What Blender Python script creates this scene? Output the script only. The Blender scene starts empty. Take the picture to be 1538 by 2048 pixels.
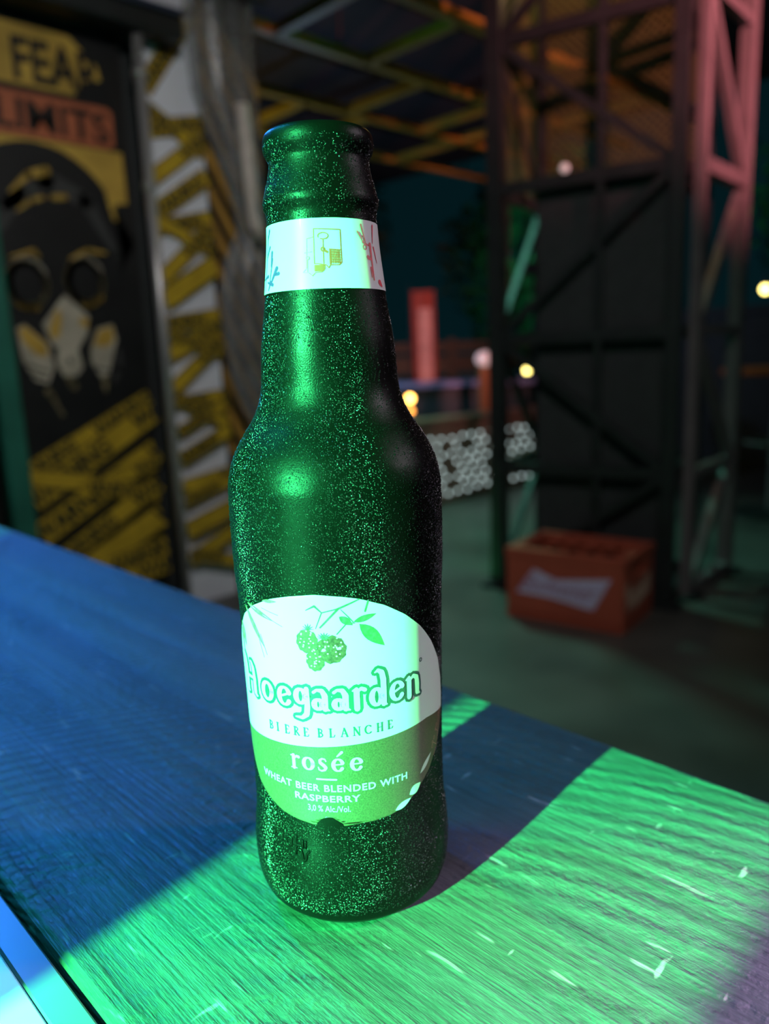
import bpy, math, random
import numpy as np
from mathutils import Vector, Matrix
random.seed(7)
rng = np.random.default_rng(11)
scene = bpy.context.scene
COL = scene.collection
R = math.radians

# ------------------------------------------------------------------ camera
# world: x and y follow the walls and the bar ledge, z up, metres; the bottle stands at x = y = 0
TABLE_Z = 0.80
AX, AY = R(46), R(44)
RIGHT = Vector((math.sin(AX), -math.sin(AY), 0))
AHEAD = Vector((math.cos(AX), math.cos(AY), 0))
UP = Vector((0, 0, 1))
PITCH, ROLL = R(11.106), R(2.228)
cam_data = bpy.data.cameras.new('camera')
cam = bpy.data.objects.new('camera', cam_data)
COL.objects.link(cam)
CAM = Vector((-0.14318, -0.16835, 0.9605))
fwd = AHEAD * math.cos(PITCH) - UP * math.sin(PITCH)
cup = AHEAD * math.sin(PITCH) + UP * math.cos(PITCH)
cr = RIGHT * math.cos(ROLL) - cup * math.sin(ROLL)
cu_ = cup * math.cos(ROLL) + RIGHT * math.sin(ROLL)
rot = Matrix((cr, cu_, -fwd)).transposed()
cam.matrix_world = Matrix.Translation(CAM) @ rot.to_4x4()
cam_data.sensor_fit = 'HORIZONTAL'
cam_data.sensor_width = 5.69
cam_data.lens = 5.69 * 1540 / 1538
cam_data.clip_start = 0.01
cam_data.clip_end = 200
cam_data.dof.use_dof = True
cam_data.dof.focus_distance = 0.205
cam_data.dof.aperture_fstop = 1.75
scene.camera = cam

# ------------------------------------------------------------------ world, exposure
w = bpy.data.worlds.new('night')
scene.world = w
w.use_nodes = True
w.node_tree.nodes['Background'].inputs[0].default_value = (0.0010, 0.0085, 0.0110, 1)
w.node_tree.nodes['Background'].inputs[1].default_value = 1.0
scene.view_settings.view_transform = 'Standard'
scene.view_settings.look = 'None'
scene.view_settings.exposure = 0
scene.view_settings.gamma = 1
scene.view_settings.use_curve_mapping = False
scene.cycles.sample_clamp_indirect = 4.0
scene.cycles.caustics_reflective = False
scene.cycles.caustics_refractive = False

# ------------------------------------------------------------------ materials
def mat(name, col, rough=0.6, metal=0.0, spec=0.5, var=0.0, vscale=30, bump=0.0, bscale=60, emit=None, estr=0.0,
        trans=0.0, ior=1.45, alpha=1.0, coat=0.0):
    m = bpy.data.materials.new(name)
    m.use_nodes = True
    nt = m.node_tree
    b = nt.nodes['Principled BSDF']
    c4 = (*col, 1)
    b.inputs['Base Color'].default_value = c4
    b.inputs['Roughness'].default_value = rough
    b.inputs['Metallic'].default_value = metal
    b.inputs['Specular IOR Level'].default_value = spec
    b.inputs['IOR'].default_value = ior
    b.inputs['Transmission Weight'].default_value = trans
    b.inputs['Alpha'].default_value = alpha
    b.inputs['Coat Weight'].default_value = coat
    if emit:
        b.inputs['Emission Color'].default_value = (*emit, 1)
        b.inputs['Emission Strength'].default_value = estr
    if var or bump:
        tc = nt.nodes.new('ShaderNodeTexCoord')
    if var:
        n = nt.nodes.new('ShaderNodeTexNoise')
        n.inputs['Scale'].default_value = vscale
        n.inputs['Detail'].default_value = 5
        nt.links.new(tc.outputs['Object'], n.inputs['Vector'])
        r = nt.nodes.new('ShaderNodeMapRange')
        r.inputs[1].default_value = 0.3
        r.inputs[2].default_value = 0.7
        r.inputs[3].default_value = 1 - var
        r.inputs[4].default_value = 1 + var
        nt.links.new(n.outputs[0], r.inputs[0])
        mx = nt.nodes.new('ShaderNodeVectorMath')
        mx.operation = 'SCALE'
        mx.inputs[0].default_value = col
        nt.links.new(r.outputs[0], mx.inputs['Scale'])
        nt.links.new(mx.outputs[0], b.inputs['Base Color'])
    if bump:
        n2 = nt.nodes.new('ShaderNodeTexNoise')
        n2.inputs['Scale'].default_value = bscale
        n2.inputs['Detail'].default_value = 4
        nt.links.new(tc.outputs['Object'], n2.inputs['Vector'])
        bp = nt.nodes.new('ShaderNodeBump')
        bp.inputs['Strength'].default_value = bump
        bp.inputs['Distance'].default_value = 0.01
        nt.links.new(n2.outputs[0], bp.inputs['Height'])
        nt.links.new(bp.outputs[0], b.inputs['Normal'])
    return m

def wood_mat():
    m = bpy.data.materials.new('dark_brushed_wood')
    m.use_nodes = True
    nt = m.node_tree
    L = nt.links.new
    b = nt.nodes['Principled BSDF']
    tc = nt.nodes.new('ShaderNodeTexCoord')
    def mapping(sc, loc=(0, 0, 0), rotz=0):
        mp = nt.nodes.new('ShaderNodeMapping')
        mp.inputs['Scale'].default_value = sc
        mp.inputs['Location'].default_value = loc
        mp.inputs['Rotation'].default_value = (0, 0, rotz)
        L(tc.outputs['Object'], mp.inputs['Vector'])
        return mp
    def noise(mp, scale, detail=4, rough=0.6):
        n = nt.nodes.new('ShaderNodeTexNoise')
        n.inputs['Scale'].default_value = scale
        n.inputs['Detail'].default_value = detail
        n.inputs['Roughness'].default_value = rough
        L(mp.outputs[0], n.inputs['Vector'])
        return n
    def math_(op, a, bb, clamp=False):
        n = nt.nodes.new('ShaderNodeMath')
        n.operation = op
        n.use_clamp = clamp
        for i, v in enumerate((a, bb)):
            if v is None: continue
            if isinstance(v, (int, float)): n.inputs[i].default_value = v
            else: L(v, n.inputs[i])
        return n.outputs[0]
    def rng_(v, a, b2, c, d):
        n = nt.nodes.new('ShaderNodeMapRange')
        for i, q in enumerate((a, b2, c, d)): n.inputs[i + 1].default_value = q
        L(v, n.inputs[0])
        return n.outputs[0]
    grain = noise(mapping((640, 6, 1)), 1.0, 4, 0.6)          # long fibres along the ledge
    band = noise(mapping((46, 1.6, 1)), 1.0, 3, 0.5)             # wide growth bands
    fine = noise(mapping((900, 160, 1), rotz=0.35), 1.0, 3, 0.7)
    # saw marks: fine arcs about a far centre
    wv = nt.nodes.new('ShaderNodeTexWave')
    wv.wave_type = 'RINGS'; wv.rings_direction = 'SPHERICAL'
    wv.inputs['Scale'].default_value = 120
    wv.inputs['Distortion'].default_value = 2.2
    wv.inputs['Detail'].default_value = 3
    wv.inputs['Detail Scale'].default_value = 2.0
    L(mapping((1, 1, 1), loc=(0.16, 0.13, 0)).outputs[0], wv.inputs['Vector'])
    arcs_mask = rng_(noise(mapping((22, 9, 1)), 1.0, 2).outputs[0], 0.38, 0.56, 0, 1)
    arcs = math_('MULTIPLY', wv.outputs['Fac'], arcs_mask)
    # short pale scratches and spots
    sc1 = noise(mapping((260, 38, 1), rotz=1.1), 1.0, 2)
    scr = rng_(sc1.outputs[0], 0.69, 0.74, 0, 1)
    sc2 = noise(mapping((60, 200, 1), rotz=0.4, loc=(3, 1, 0)), 1.0, 2)
    scr2 = rng_(sc2.outputs[0], 0.70, 0.75, 0, 1)
    scr = math_('MAXIMUM', scr, scr2)
    h = math_('ADD', math_('MULTIPLY', grain.outputs[0], 0.9), math_('MULTIPLY', fine.outputs[0], 0.55))
    h = math_('ADD', h, math_('MULTIPLY', arcs, 1.1))
    h = math_('ADD', h, math_('MULTIPLY', band.outputs[0], 2.2))
    bp = nt.nodes.new('ShaderNodeBump')
    bp.inputs['Strength'].default_value = 0.5
    bp.inputs['Distance'].default_value = 0.0010
    L(h, bp.inputs['Height'])
    L(bp.outputs[0], b.inputs['Normal'])
    v = math_('ADD', rng_(band.outputs[0], 0.3, 0.7, 0.65, 1.2), math_('MULTIPLY', math_('SUBTRACT', grain.outputs[0], 0.5), 1.1))
    v = math_('ADD', v, math_('MULTIPLY', math_('SUBTRACT', fine.outputs[0], 0.5), 0.7))
    v = math_('MAXIMUM', v, 0.12)
    mixc = nt.nodes.new('ShaderNodeVectorMath'); mixc.operation = 'SCALE'
    mixc.inputs[0].default_value = (0.048, 0.074, 0.056)
    L(v, mixc.inputs['Scale'])
    mx = nt.nodes.new('ShaderNodeMix'); mx.data_type = 'RGBA'
    L(math_('MULTIPLY', scr, 0.55), mx.inputs['Factor'])
    L(mixc.outputs[0], mx.inputs['A'])
    mx.inputs['B'].default_value = (0.34, 0.33, 0.28, 1)
    L(mx.outputs['Result'], b.inputs['Base Color'])
    L(rng_(fine.outputs[0], 0.3, 0.7, 0.36, 0.58), b.inputs['Roughness'])
    b.inputs['Specular IOR Level'].default_value = 0.45
    return m

def glass_mat():
    m = bpy.data.materials.new('brown_bottle_glass')
    m.use_nodes = True
    nt = m.node_tree
    L = nt.links.new
    b = nt.nodes['Principled BSDF']
    tc = nt.nodes.new('ShaderNodeTexCoord')
    n = nt.nodes.new('ShaderNodeTexNoise'); n.inputs['Scale'].default_value = 60; n.inputs['Detail'].default_value = 3
    L(tc.outputs['Object'], n.inputs['Vector'])
    r = nt.nodes.new('ShaderNodeMapRange')
    for i, q in enumerate((0.35, 0.65, 0.26, 0.42)): r.inputs[i + 1].default_value = q
    L(n.outputs[0], r.inputs[0])
    L(r.outputs[0], b.inputs['Roughness'])
    # fine mist on the cold glass
    n2 = nt.nodes.new('ShaderNodeTexNoise'); n2.inputs['Scale'].default_value = 2600; n2.inputs['Detail'].default_value = 2
    L(tc.outputs['Object'], n2.inputs['Vector'])
    bp = nt.nodes.new('ShaderNodeBump'); bp.inputs['Strength'].default_value = 0.35; bp.inputs['Distance'].default_value = 0.0002
    L(n2.outputs[0], bp.inputs['Height'])
    L(bp.outputs[0], b.inputs['Normal'])
    b.inputs['Base Color'].default_value = (0.0035, 0.003, 0.0025, 1)
    b.inputs['IOR'].default_value = 1.25
    b.inputs['Transmission Weight'].default_value = 0.25
    b.inputs['Specular IOR Level'].default_value = 0.14
    return m

M = {
    'wood': wood_mat(),
    'glass': glass_mat(),
    'dew': mat('water_droplets', (0.004, 0.004, 0.004), rough=0.17, spec=1.0, ior=1.33),
    'paper': mat('white_label_paper', (0.80, 0.80, 0.78), rough=0.38, spec=0.45, coat=0.25),
    'pinkband': mat('salmon_label_ink', (0.11, 0.055, 0.034), rough=0.36, metal=0.0, spec=0.6, var=0.35, vscale=2600),
    'ink_green': mat('deep_teal_ink', (0.030, 0.075, 0.070), rough=0.4),
    'ink_leaf': mat('leaf_green_ink', (0.10, 0.17, 0.07), rough=0.4, var=0.4, vscale=900),
    'ink_berry': mat('raspberry_red_ink', (0.12, 0.034, 0.030), rough=0.4, var=0.5, vscale=1500),
    'ink_berry_hi': mat('raspberry_highlight_ink', (0.75, 0.30, 0.28), rough=0.4),
    'ink_wheat': mat('wheat_olive_ink', (0.26, 0.22, 0.10), rough=0.4, var=0.35, vscale=900),
    'ink_red': mat('crest_red_ink', (0.62, 0.060, 0.040), rough=0.4),
    'ink_blue': mat('flower_indigo_ink', (0.10, 0.035, 0.16), rough=0.4),
    'ink_rose': mat('flower_rose_ink', (0.78, 0.10, 0.12), rough=0.4),
    'white_lac': mat('white_lacquer', (0.82, 0.80, 0.82), rough=0.30, var=0.03),
    'grey_lac': mat('pale_grey_lacquer', (0.13, 0.12, 0.14), rough=0.35, var=0.05),
    'black_steel': mat('black_painted_steel', (0.014, 0.018, 0.018), rough=0.5, var=0.25, vscale=14, bump=0.05),
    'grey_steel': mat('pale_painted_steel', (0.17, 0.155, 0.155), rough=0.5, var=0.12, vscale=10),
    'chrome': mat('brushed_chrome', (0.50, 0.50, 0.49), rough=0.30, metal=0.55),
    'dark_board': mat('charcoal_board', (0.026, 0.030, 0.031), rough=0.6, var=0.2),
    'crate_red': mat('red_crate_plastic', (0.42, 0.088, 0.050), rough=0.45, var=0.08, vscale=8),
    'crate_dark': mat('crate_inside_dark', (0.03, 0.012, 0.010), rough=0.7),
    'crate_logo': mat('pale_lilac_print', (0.62, 0.58, 0.80), rough=0.5, var=0.06),
    'crate_script': mat('red_script_print', (0.40, 0.22, 0.36), rough=0.5),
    'crate_side': mat('cream_print', (0.72, 0.50, 0.36), rough=0.5, var=0.2, vscale=25),
    'floor': mat('smooth_dark_concrete', (0.085, 0.085, 0.075), rough=0.38, var=0.35, vscale=3, bump=0.06, bscale=25),
    'roof': mat('dark_roof_panel', (0.030, 0.028, 0.026), rough=0.8, var=0.3, vscale=2),
    'yellow_steel': mat('yellow_painted_steel', (0.40, 0.27, 0.03), rough=0.5, var=0.15, vscale=6),
    'mesh': mat('expanded_steel_mesh', (0.075, 0.085, 0.022), rough=0.4, metal=0.0),
    'p_black': mat('poster_black_ink', (0.008, 0.009, 0.009), rough=0.5, var=0.3, vscale=9),
    'p_char': mat('poster_charcoal_ink', (0.045, 0.046, 0.045), rough=0.5, var=0.2, vscale=12),
    'p_yellow': mat('poster_ochre_ink', (0.52, 0.33, 0.055), rough=0.5, var=0.25, vscale=9),
    'p_red': mat('poster_rust_ink', (0.45, 0.125, 0.055), rough=0.5, var=0.25, vscale=9),
    'p_bone': mat('poster_bone_ink', (0.48, 0.44, 0.34), rough=0.5, var=0.25, vscale=14),
    'p_ring': mat('poster_olive_ink', (0.23, 0.19, 0.10), rough=0.5, var=0.35, vscale=14),
    'tape_y': mat('warning_tape_yellow', (0.56, 0.38, 0.03), rough=0.4, var=0.18, vscale=16),
    'tape_k': mat('warning_tape_black', (0.020, 0.022, 0.018), rough=0.4),
    'hazard': mat('hazard_orange', (0.50, 0.27, 0.05), rough=0.5, var=0.2, vscale=10),
    'panel_white': mat('white_board', (0.82, 0.85, 0.93), rough=0.5, var=0.06, vscale=6),
    'plastic': mat('cloudy_plastic_film', (0.26, 0.28, 0.29), rough=0.25, alpha=0.55, bump=0.5, bscale=12, var=0.3, vscale=7),
    'tube': mat('cream_fabric_wrap', (0.70, 0.62, 0.55), rough=0.6, var=0.15, vscale=18),
    'green_lit_post': mat('green_light_tint_post', (0.020, 0.16, 0.11), rough=0.45, var=0.25, vscale=5),  # green spill light put into the post's base colour
    'banner': mat('red_banner_cloth', (0.36, 0.075, 0.035), rough=0.7, var=0.12, vscale=5),
    'banner_p': mat('banner_pale_print', (0.72, 0.42, 0.28), rough=0.7, var=0.25, vscale=9),
    'barrier': mat('brown_barrier_board', (0.26, 0.19, 0.14), rough=0.6, var=0.2, vscale=4),
    'bulb_white': mat('white_lit_bulb', (0.8, 0.85, 0.85), emit=(0.78, 1.0, 1.0), estr=1.3),
    'bulb_amber': mat('amber_lit_lamp', (0.9, 0.6, 0.2), emit=(1.0, 0.50, 0.10), estr=14),
    'bulb_yellow': mat('yellow_lit_bulb', (0.9, 0.8, 0.3), emit=(1.0, 0.80, 0.22), estr=9),
    'bulb_brown': mat('dim_amber_bulb', (0.5, 0.3, 0.1), emit=(1.0, 0.48, 0.08), estr=1.6),
    'bulb_pink': mat('pinkish_lit_globe', (0.8, 0.7, 0.7), emit=(1.0, 0.78, 0.74), estr=0.42),
    'blue_lit_top': mat('blue_light_tint_laminate', (0.32, 0.45, 0.66), rough=0.3, var=0.1, vscale=4),  # blue light on the counter put into the top's colour
    'teal_pan': mat('dark_teal_panel', (0.035, 0.085, 0.080), rough=0.5, var=0.15),
    'orange_top': mat('orange_red_tabletop', (0.55, 0.10, 0.03), rough=0.4, var=0.1),
    'leaf': mat('night_foliage', (0.035, 0.085, 0.035), rough=0.6, var=0.4, vscale=3),
    'bark': mat('dark_bark', (0.04, 0.03, 0.02), rough=0.9, var=0.3),
    'lamp_black': mat('black_lamp_housing', (0.02, 0.02, 0.02), rough=0.4, var=0.1),
    'fence': mat('olive_fence_board', (0.075, 0.085, 0.035), rough=0.6, var=0.25, vscale=3),
    'lens_green': mat('green_lit_lens', (0.1, 0.6, 0.3), emit=(0.05, 1.0, 0.3), estr=6),
    'lens_blue': mat('blue_lit_lens', (0.1, 0.2, 0.8), emit=(0.05, 0.15, 1.0), estr=6),
    'lens_warm': mat('warm_lit_lens', (0.8, 0.6, 0.4), emit=(1.0, 0.75, 0.5), estr=4),
    'lens_pink': mat('pink_lit_lens', (0.8, 0.4, 0.5), emit=(1.0, 0.35, 0.40), estr=5),
    'lens_mauve': mat('mauve_lit_lens', (0.7, 0.6, 0.8), emit=(0.9, 0.75, 1.0), estr=4),
}

# ------------------------------------------------------------------ mesh helpers
class MB:
    def __init__(s): s.v = []; s.f = []
    def add(s, vs, fs):
        o = len(s.v); s.v += [tuple(p) for p in vs]; s.f += [tuple(i + o for i in f) for f in fs]
    def box(s, c, size, rz=0.0, bev=0.0):
        cx, cy, cz = c; a, b, h = size[0] / 2, size[1] / 2, size[2] / 2
        ca, sa = math.cos(rz), math.sin(rz)
        def T(x, y, z): return (cx + x * ca - y * sa, cy + x * sa + y * ca, cz + z)
        if bev <= 0:
            vs = [T(x, y, z) for z in (-h, h) for x, y in ((-a, -b), (a, -b), (a, b), (-a, b))]
            s.add(vs, [(3, 2, 1, 0), (4, 5, 6, 7), (0, 1, 5, 4), (1, 2, 6, 5), (2, 3, 7, 6), (3, 0, 4, 7)])
        else:
            e = min(bev, a * .9, b * .9, h * .9)
            rings = []
            for z, k in ((-h, e), (-h + e, 0), (h - e, 0), (h, e)):
                A, B2 = a - k, b - k
                rings.append([T(x, y, z) for x, y in ((-A + e, -B2), (A - e, -B2), (A, -B2 + e), (A, B2 - e), (A - e, B2), (-A + e, B2), (-A, B2 - e), (-A, -B2 + e))])
            vs = [p for r in rings for p in r]
            fs = [tuple(range(7, -1, -1)), tuple(range(24, 32))]
            for k in range(3):
                for i in range(8):
                    j = (i + 1) % 8
                    fs.append((k * 8 + i, k * 8 + j, k * 8 + 8 + j, k * 8 + 8 + i))
            s.add(vs, fs)
    def tube(s, pts, r, n=10, caps=True):
        pts = [Vector(p) for p in pts]
        rr = r if isinstance(r, (list, tuple)) else [r] * len(pts)
        d0 = (pts[1] - pts[0]).normalized()
        ref = Vector((0, 0, 1)) if abs(d0.z) < 0.9 else Vector((1, 0, 0))
        nrm = d0.cross(ref).normalized()
        vs = []; fs = []
        for i, p in enumerate(pts):
            d = (pts[min(i + 1, len(pts) - 1)] - pts[max(i - 1, 0)]).normalized()
            nrm = (nrm - d * nrm.dot(d)).normalized(); bn = d.cross(nrm)
            for k in range(n):
                a = 2 * math.pi * k / n
                vs.append(p + (nrm * math.cos(a) + bn * math.sin(a)) * rr[i])
        for i in range(len(pts) - 1):
            for k in range(n):
                k2 = (k + 1) % n
                fs.append((i * n + k, i * n + k2, (i + 1) * n + k2, (i + 1) * n + k))
        if caps:
            fs.append(tuple(range(n - 1, -1, -1))); fs.append(tuple((len(pts) - 1) * n + k for k in range(n)))
        s.add(vs, fs)
    def bar(s, p, q, w, t=None):          # square section member between two points
        p, q = Vector(p), Vector(q); t = t or w
        d = (q - p).normalized()
        ref = Vector((0, 0, 1)) if abs(d.z) < 0.95 else Vector((0, 1, 0))
        a = d.cross(ref).normalized() * (w / 2); b = d.cross(a).normalized() * (t / 2)
        vs = [p + a + b, p - a + b, p - a - b, p + a - b, q + a + b, q - a + b, q - a - b, q + a - b]
        s.add(vs, [(0, 1, 2, 3), (7, 6, 5, 4), (0, 4, 5, 1), (1, 5, 6, 2), (2, 6, 7, 3), (3, 7, 4, 0)])
    def lathe(s, prof, c=(0, 0, 0), n=48):
        vs = []; fs = []
        for z, r in prof:
            for k in range(n):
                a = 2 * math.pi * k / n
                vs.append((c[0] + r * math.cos(a), c[1] + r * math.sin(a), c[2] + z))
        m = len(prof)
        for i in range(m - 1):
            for k in range(n):
                k2 = (k + 1) % n
                fs.append((i * n + k, i * n + k2, (i + 1) * n + k2, (i + 1) * n + k))
        fs.append(tuple(range(n - 1, -1, -1))); fs.append(tuple((m - 1) * n + k for k in range(n)))
        s.add(vs, fs)
    def ball(s, c, r, n=10, m=6, sz=1.0):
        prof = [(-math.cos(math.pi * (i + .02) / (m + .04)) * r * sz, max(1e-5, math.sin(math.pi * (i + .02) / (m + .04)) * r)) for i in range(m + 1)]
        s.lathe(prof, c, n)
    def prism(s, poly, to3, t0, t1):      # 2-D outline -> slab; to3(u, v, w)
        n = len(poly)
        vs = [to3(u, v, t0) for u, v in poly] + [to3(u, v, t1) for u, v in poly]
        fs = [tuple(range(n - 1, -1, -1)), tuple(range(n, 2 * n))] + [(i, (i + 1) % n, n + (i + 1) % n, n + i) for i in range(n)]
        s.add(vs, fs)
    def build(s, name, m, parent=None, smooth=False):
        me = bpy.data.meshes.new(name)
        me.from_pydata([tuple(p) for p in s.v], [], s.f)
        me.update()
        o = bpy.data.objects.new(name, me)
        COL.objects.link(o)
        me.materials.append(M[m] if isinstance(m, str) else m)
        if smooth: me.polygons.foreach_set('use_smooth', [True] * len(me.polygons))
        if parent is not None:
            o.parent = parent
            o.matrix_parent_inverse = Matrix.Translation(-parent.location)
        return o

def thing(name, loc, label, cat, group=None):
    o = bpy.data.objects.new(name, None)
    o.empty_display_size = 0.05
    o.location = loc
    COL.objects.link(o)
    return tag(o, label, cat, group)
def tag(o, label, cat, group=None):
    o['label'] = label; o['category'] = cat
    if group: o['group'] = group
    return o
def structure(o, label=None):
    o['kind'] = 'structure'
    if label: o['label'] = label
    return o

def text2d(body, size=1.0, bold=0.0, shear=0.0, spacing=1.0):
    c = bpy.data.curves.new('t', 'FONT')
    c.body = body; c.size = size; c.offset = bold; c.shear = shear; c.space_character = spacing
    c.resolution_u = 3
    o = bpy.data.objects.new('t', c); COL.objects.link(o)
    dg = bpy.context.evaluated_depsgraph_get()
    me = bpy.data.meshes.new_from_object(o.evaluated_get(dg))
    vs = [(v.co.x, v.co.y) for v in me.vertices]; fs = [tuple(p.vertices) for p in me.polygons]
    bpy.data.objects.remove(o); bpy.data.curves.remove(c); bpy.data.meshes.remove(me)
    return vs, fs
def fit_text(body, x0, x1, y0, y1, **k):    # text stretched into a rectangle
    vs, fs = text2d(body, **k)
    a = np.array(vs); lo, hi = a.min(0), a.max(0)
    a = (a - lo) / (hi - lo)
    return [(x0 + p[0] * (x1 - x0), y0 + p[1] * (y1 - y0)) for p in a], fs

def strokes2d(strokes, extra=0.0):
    """strokes: list of (points, widths) -> flat polygons (quads with round joins)"""
    vs, fs = [], []
    for pts, ws in strokes:
        ws = [ws] * len(pts) if isinstance(ws, (int, float)) else ws
        ws = [x + extra for x in ws]
        for i in range(len(pts) - 1):
            (x0, y0), (x1, y1) = pts[i], pts[i + 1]
            l = math.hypot(x1 - x0, y1 - y0) or 1e-9
            nx, ny = -(y1 - y0) / l, (x1 - x0) / l
            a, b = ws[i] / 2, ws[i + 1] / 2
            k = max(1, int(l / 1.2))
            for j in range(k):
                t0, t1 = j / k, (j + 1) / k
                o = len(vs)
                for t, sgn in ((t0, 1), (t0, -1), (t1, -1), (t1, 1)):
                    h = a + (b - a) * t
                    vs.append((x0 + (x1 - x0) * t + nx * h * sgn, y0 + (y1 - y0) * t + ny * h * sgn))
                fs.append((o, o + 1, o + 2, o + 3))
        for (x, y), wd in zip(pts, ws):
            o = len(vs); n = 8
            vs += [(x + math.cos(2 * math.pi * k / n) * wd / 2, y + math.sin(2 * math.pi * k / n) * wd / 2) for k in range(n)]
            fs.append(tuple(range(o, o + n)))
    return vs, fs
def arc(cx, cy, rx, ry, a0, a1, n=12):
    return [(cx + rx * math.cos(R(a0 + (a1 - a0) * i / n)), cy + ry * math.sin(R(a0 + (a1 - a0) * i / n))) for i in range(n + 1)]
def arcw(a0, a1, thick, thin, n=12):
    return [thin + (thick - thin) * abs(math.cos(R(a0 + (a1 - a0) * i / n))) ** 1.3 for i in range(n + 1)]

# ------------------------------------------------------------------ lamps (fixtures out of the frame)
def spot_fixture(name, loc, target, energy, color, size_deg, blend, radius, lens, label, hang=None, soft=False):
    loc, target = Vector(loc), Vector(target)
    t = thing(name, loc, label, 'lamp')
    d = (target - loc).normalized()
    b = MB(); b.tube([loc - d * 0.22, loc - d * 0.20, loc - d * 0.03], [0.05, 0.075, 0.085], 20); b.build('housing', 'lamp_black', t)
    b = MB(); b.tube([loc - d * 0.029, loc - d * 0.024], 0.070, 20); b.build('lens', lens, t)
    b = MB(); back = loc - d * 0.12
    top = hang if hang is not None else back.z + 0.35
    b.tube([back + Vector((0, 0, 0.05)), Vector((back.x, back.y, top))], 0.012, 8); b.build('mounting_rod', 'lamp_black', t)
    ld = bpy.data.lights.new(name + '_light', 'SPOT')
    ld.energy = energy; ld.color = color; ld.spot_size = R(size_deg); ld.spot_blend = blend; ld.shadow_soft_size = radius
    lo = bpy.data.objects.new(name + '_light', ld); COL.objects.link(lo)
    lo.rotation_euler = d.to_track_quat('-Z', 'Y').to_euler()
    lo.location = loc + d * 0.0
    lo.parent = t; lo.matrix_parent_inverse = Matrix.Translation(-loc)
    return t
GREEN_POS = (-1.54, -0.14, TABLE_Z + 0.56)
spot_fixture('green_spotlight', GREEN_POS, (0.0, 0.0, 0.16), 3100, (0.050, 1.0, 0.27), 68, 1.0, 0.009, 'lens_green',
             'black stage spotlight with a glowing green lens above the bar ledge', hang=3.0)
spot_fixture('blue_spotlight', (0.35, 2.35, 2.45), (-0.02, 0.25, 0.8), 190, (0.030, 0.22, 1.0), 50, 0.5, 0.05, 'lens_blue',
             'black stage spotlight with a glowing blue lens above the poster wall', hang=3.0)
spot_fixture('blue_spotlight', (-0.50, 0.95, 2.2), (0.0, 0.15, 0.8), 75, (0.030, 0.26, 1.0), 60, 0.6, 0.05, 'lens_blue',
             'black stage spotlight with a glowing blue lens beside the added charcoal screen', hang=3.0)
spot_fixture('pink_spotlight', (1.75, -1.5, 2.5), (2.95, 1.15, 2.25), 1000, (1.0, 0.27, 0.31), 36, 0.8, 0.05, 'lens_pink',
             'black stage spotlight with a glowing pink lens facing the truss tower', hang=3.0)
spot_fixture('mauve_downlight', (1.25, -1.15, 1.75), (0.0, 0.0, 0.9), 52, (1.0, 0.82, 0.95), 80, 0.9, 0.06, 'lens_mauve',
             'black downlight with a pale mauve lens over the open side of the ledge', hang=3.0)
spot_fixture('purple_corner_fill', (0.55, -1.25, 1.85), (0.05, -0.235, 0.8), 520, (0.85, 0.42, 1.0), 11, 0.5, 0.03, 'lens_mauve',
             'unseen purple spotlight added to tint the far end of the ledge', hang=3.0)  # added lamp, narrow purple pool on the ledge corner
spot_fixture('teal_ledge_fill', (-0.42, 0.62, 1.75), (0.0, 0.06, 0.8), 22, (0.0, 0.62, 0.55), 75, 0.8, 0.10, 'lens_green',
             'unseen teal wash lamp added to tint the near side of the ledge', hang=3.0)  # added lamp standing in for green lens glare on the ledge
spot_fixture('teal_floor_fill', (2.95, 3.05, 2.9), (2.5, 2.2, 0.0), 190, (0.25, 1.0, 0.72), 95, 0.9, 0.10, 'lens_green',
             'unseen teal downlight added to brighten the open floor', hang=3.0)  # added fill lamp that lifts the floor towards green
spot_fixture('warm_downlight', (0.30, -0.15, 2.7), (1.30, 2.0, 0.9), 92, (1.0, 0.97, 0.96), 88, 0.9, 0.12, 'lens_warm',
             'black downlight with a warm white lens facing the poster wall', hang=3.0)

# ------------------------------------------------------------------ the setting
b = MB(); b.box((5, 5, -0.05), (34, 34, 0.1)); structure(b.build('floor', 'floor'))
b = MB(); b.box((2.2, 2.4, 3.06), (9.0, 9.0, 0.08)); structure(b.build('ceiling', 'roof'))

# the bar ledge: one long board on brackets and posts
def ledge():
    t = thing('bar_ledge', (0.02, 0.3, 0.0), 'narrow dark wooden bar ledge with brushed scratched grain under the bottle', 'bar ledge')
    x0, x1, y0, y1, z0, z1 = -0.0815, 0.1285, -0.75, 1.55, TABLE_Z - 0.028, TABLE_Z
    e = 0.0030
    prof = [(x0, z0), (x1, z0), (x1, z1 - e), (x1 - e * .3, z1 - e * .3), (x1 - e, z1), (x0 + e, z1), (x0 + e * .3, z1 - e * .3), (x0, z1 - e)]
    b = MB(); n = len(prof); ys = np.linspace(y0, y1, 24)
    vs = [(x, y, z) for y in ys for x, z in prof]
    fs = [tuple(range(n)), tuple(reversed([(len(ys) - 1) * n + k for k in range(n)]))]
    for i in range(len(ys) - 1):
        for k in range(n):
            k2 = (k + 1) % n
            fs.append((i * n + k, (i + 1) * n + k, (i + 1) * n + k2, i * n + k2))
    b.add(vs, fs); b.build('board', 'wood', t)
    for y in (-0.62, 0.42, 1.42):
        b = MB(); b.box((0.02, y, (z0 + 0.02) / 2), (0.05, 0.05, z0 - 0.02), bev=0.004); b.build('post', 'black_steel', t)
        b = MB(); b.box((0.02, y, 0.01), (0.14, 0.14, 0.02), bev=0.004); b.build('foot_plate', 'black_steel', t)
        b = MB(); b.box((0.02, y, z0 - 0.01), (0.16, 0.05, 0.02)); b.build('bracket', 'black_steel', t)
    return t
ledge()
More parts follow.
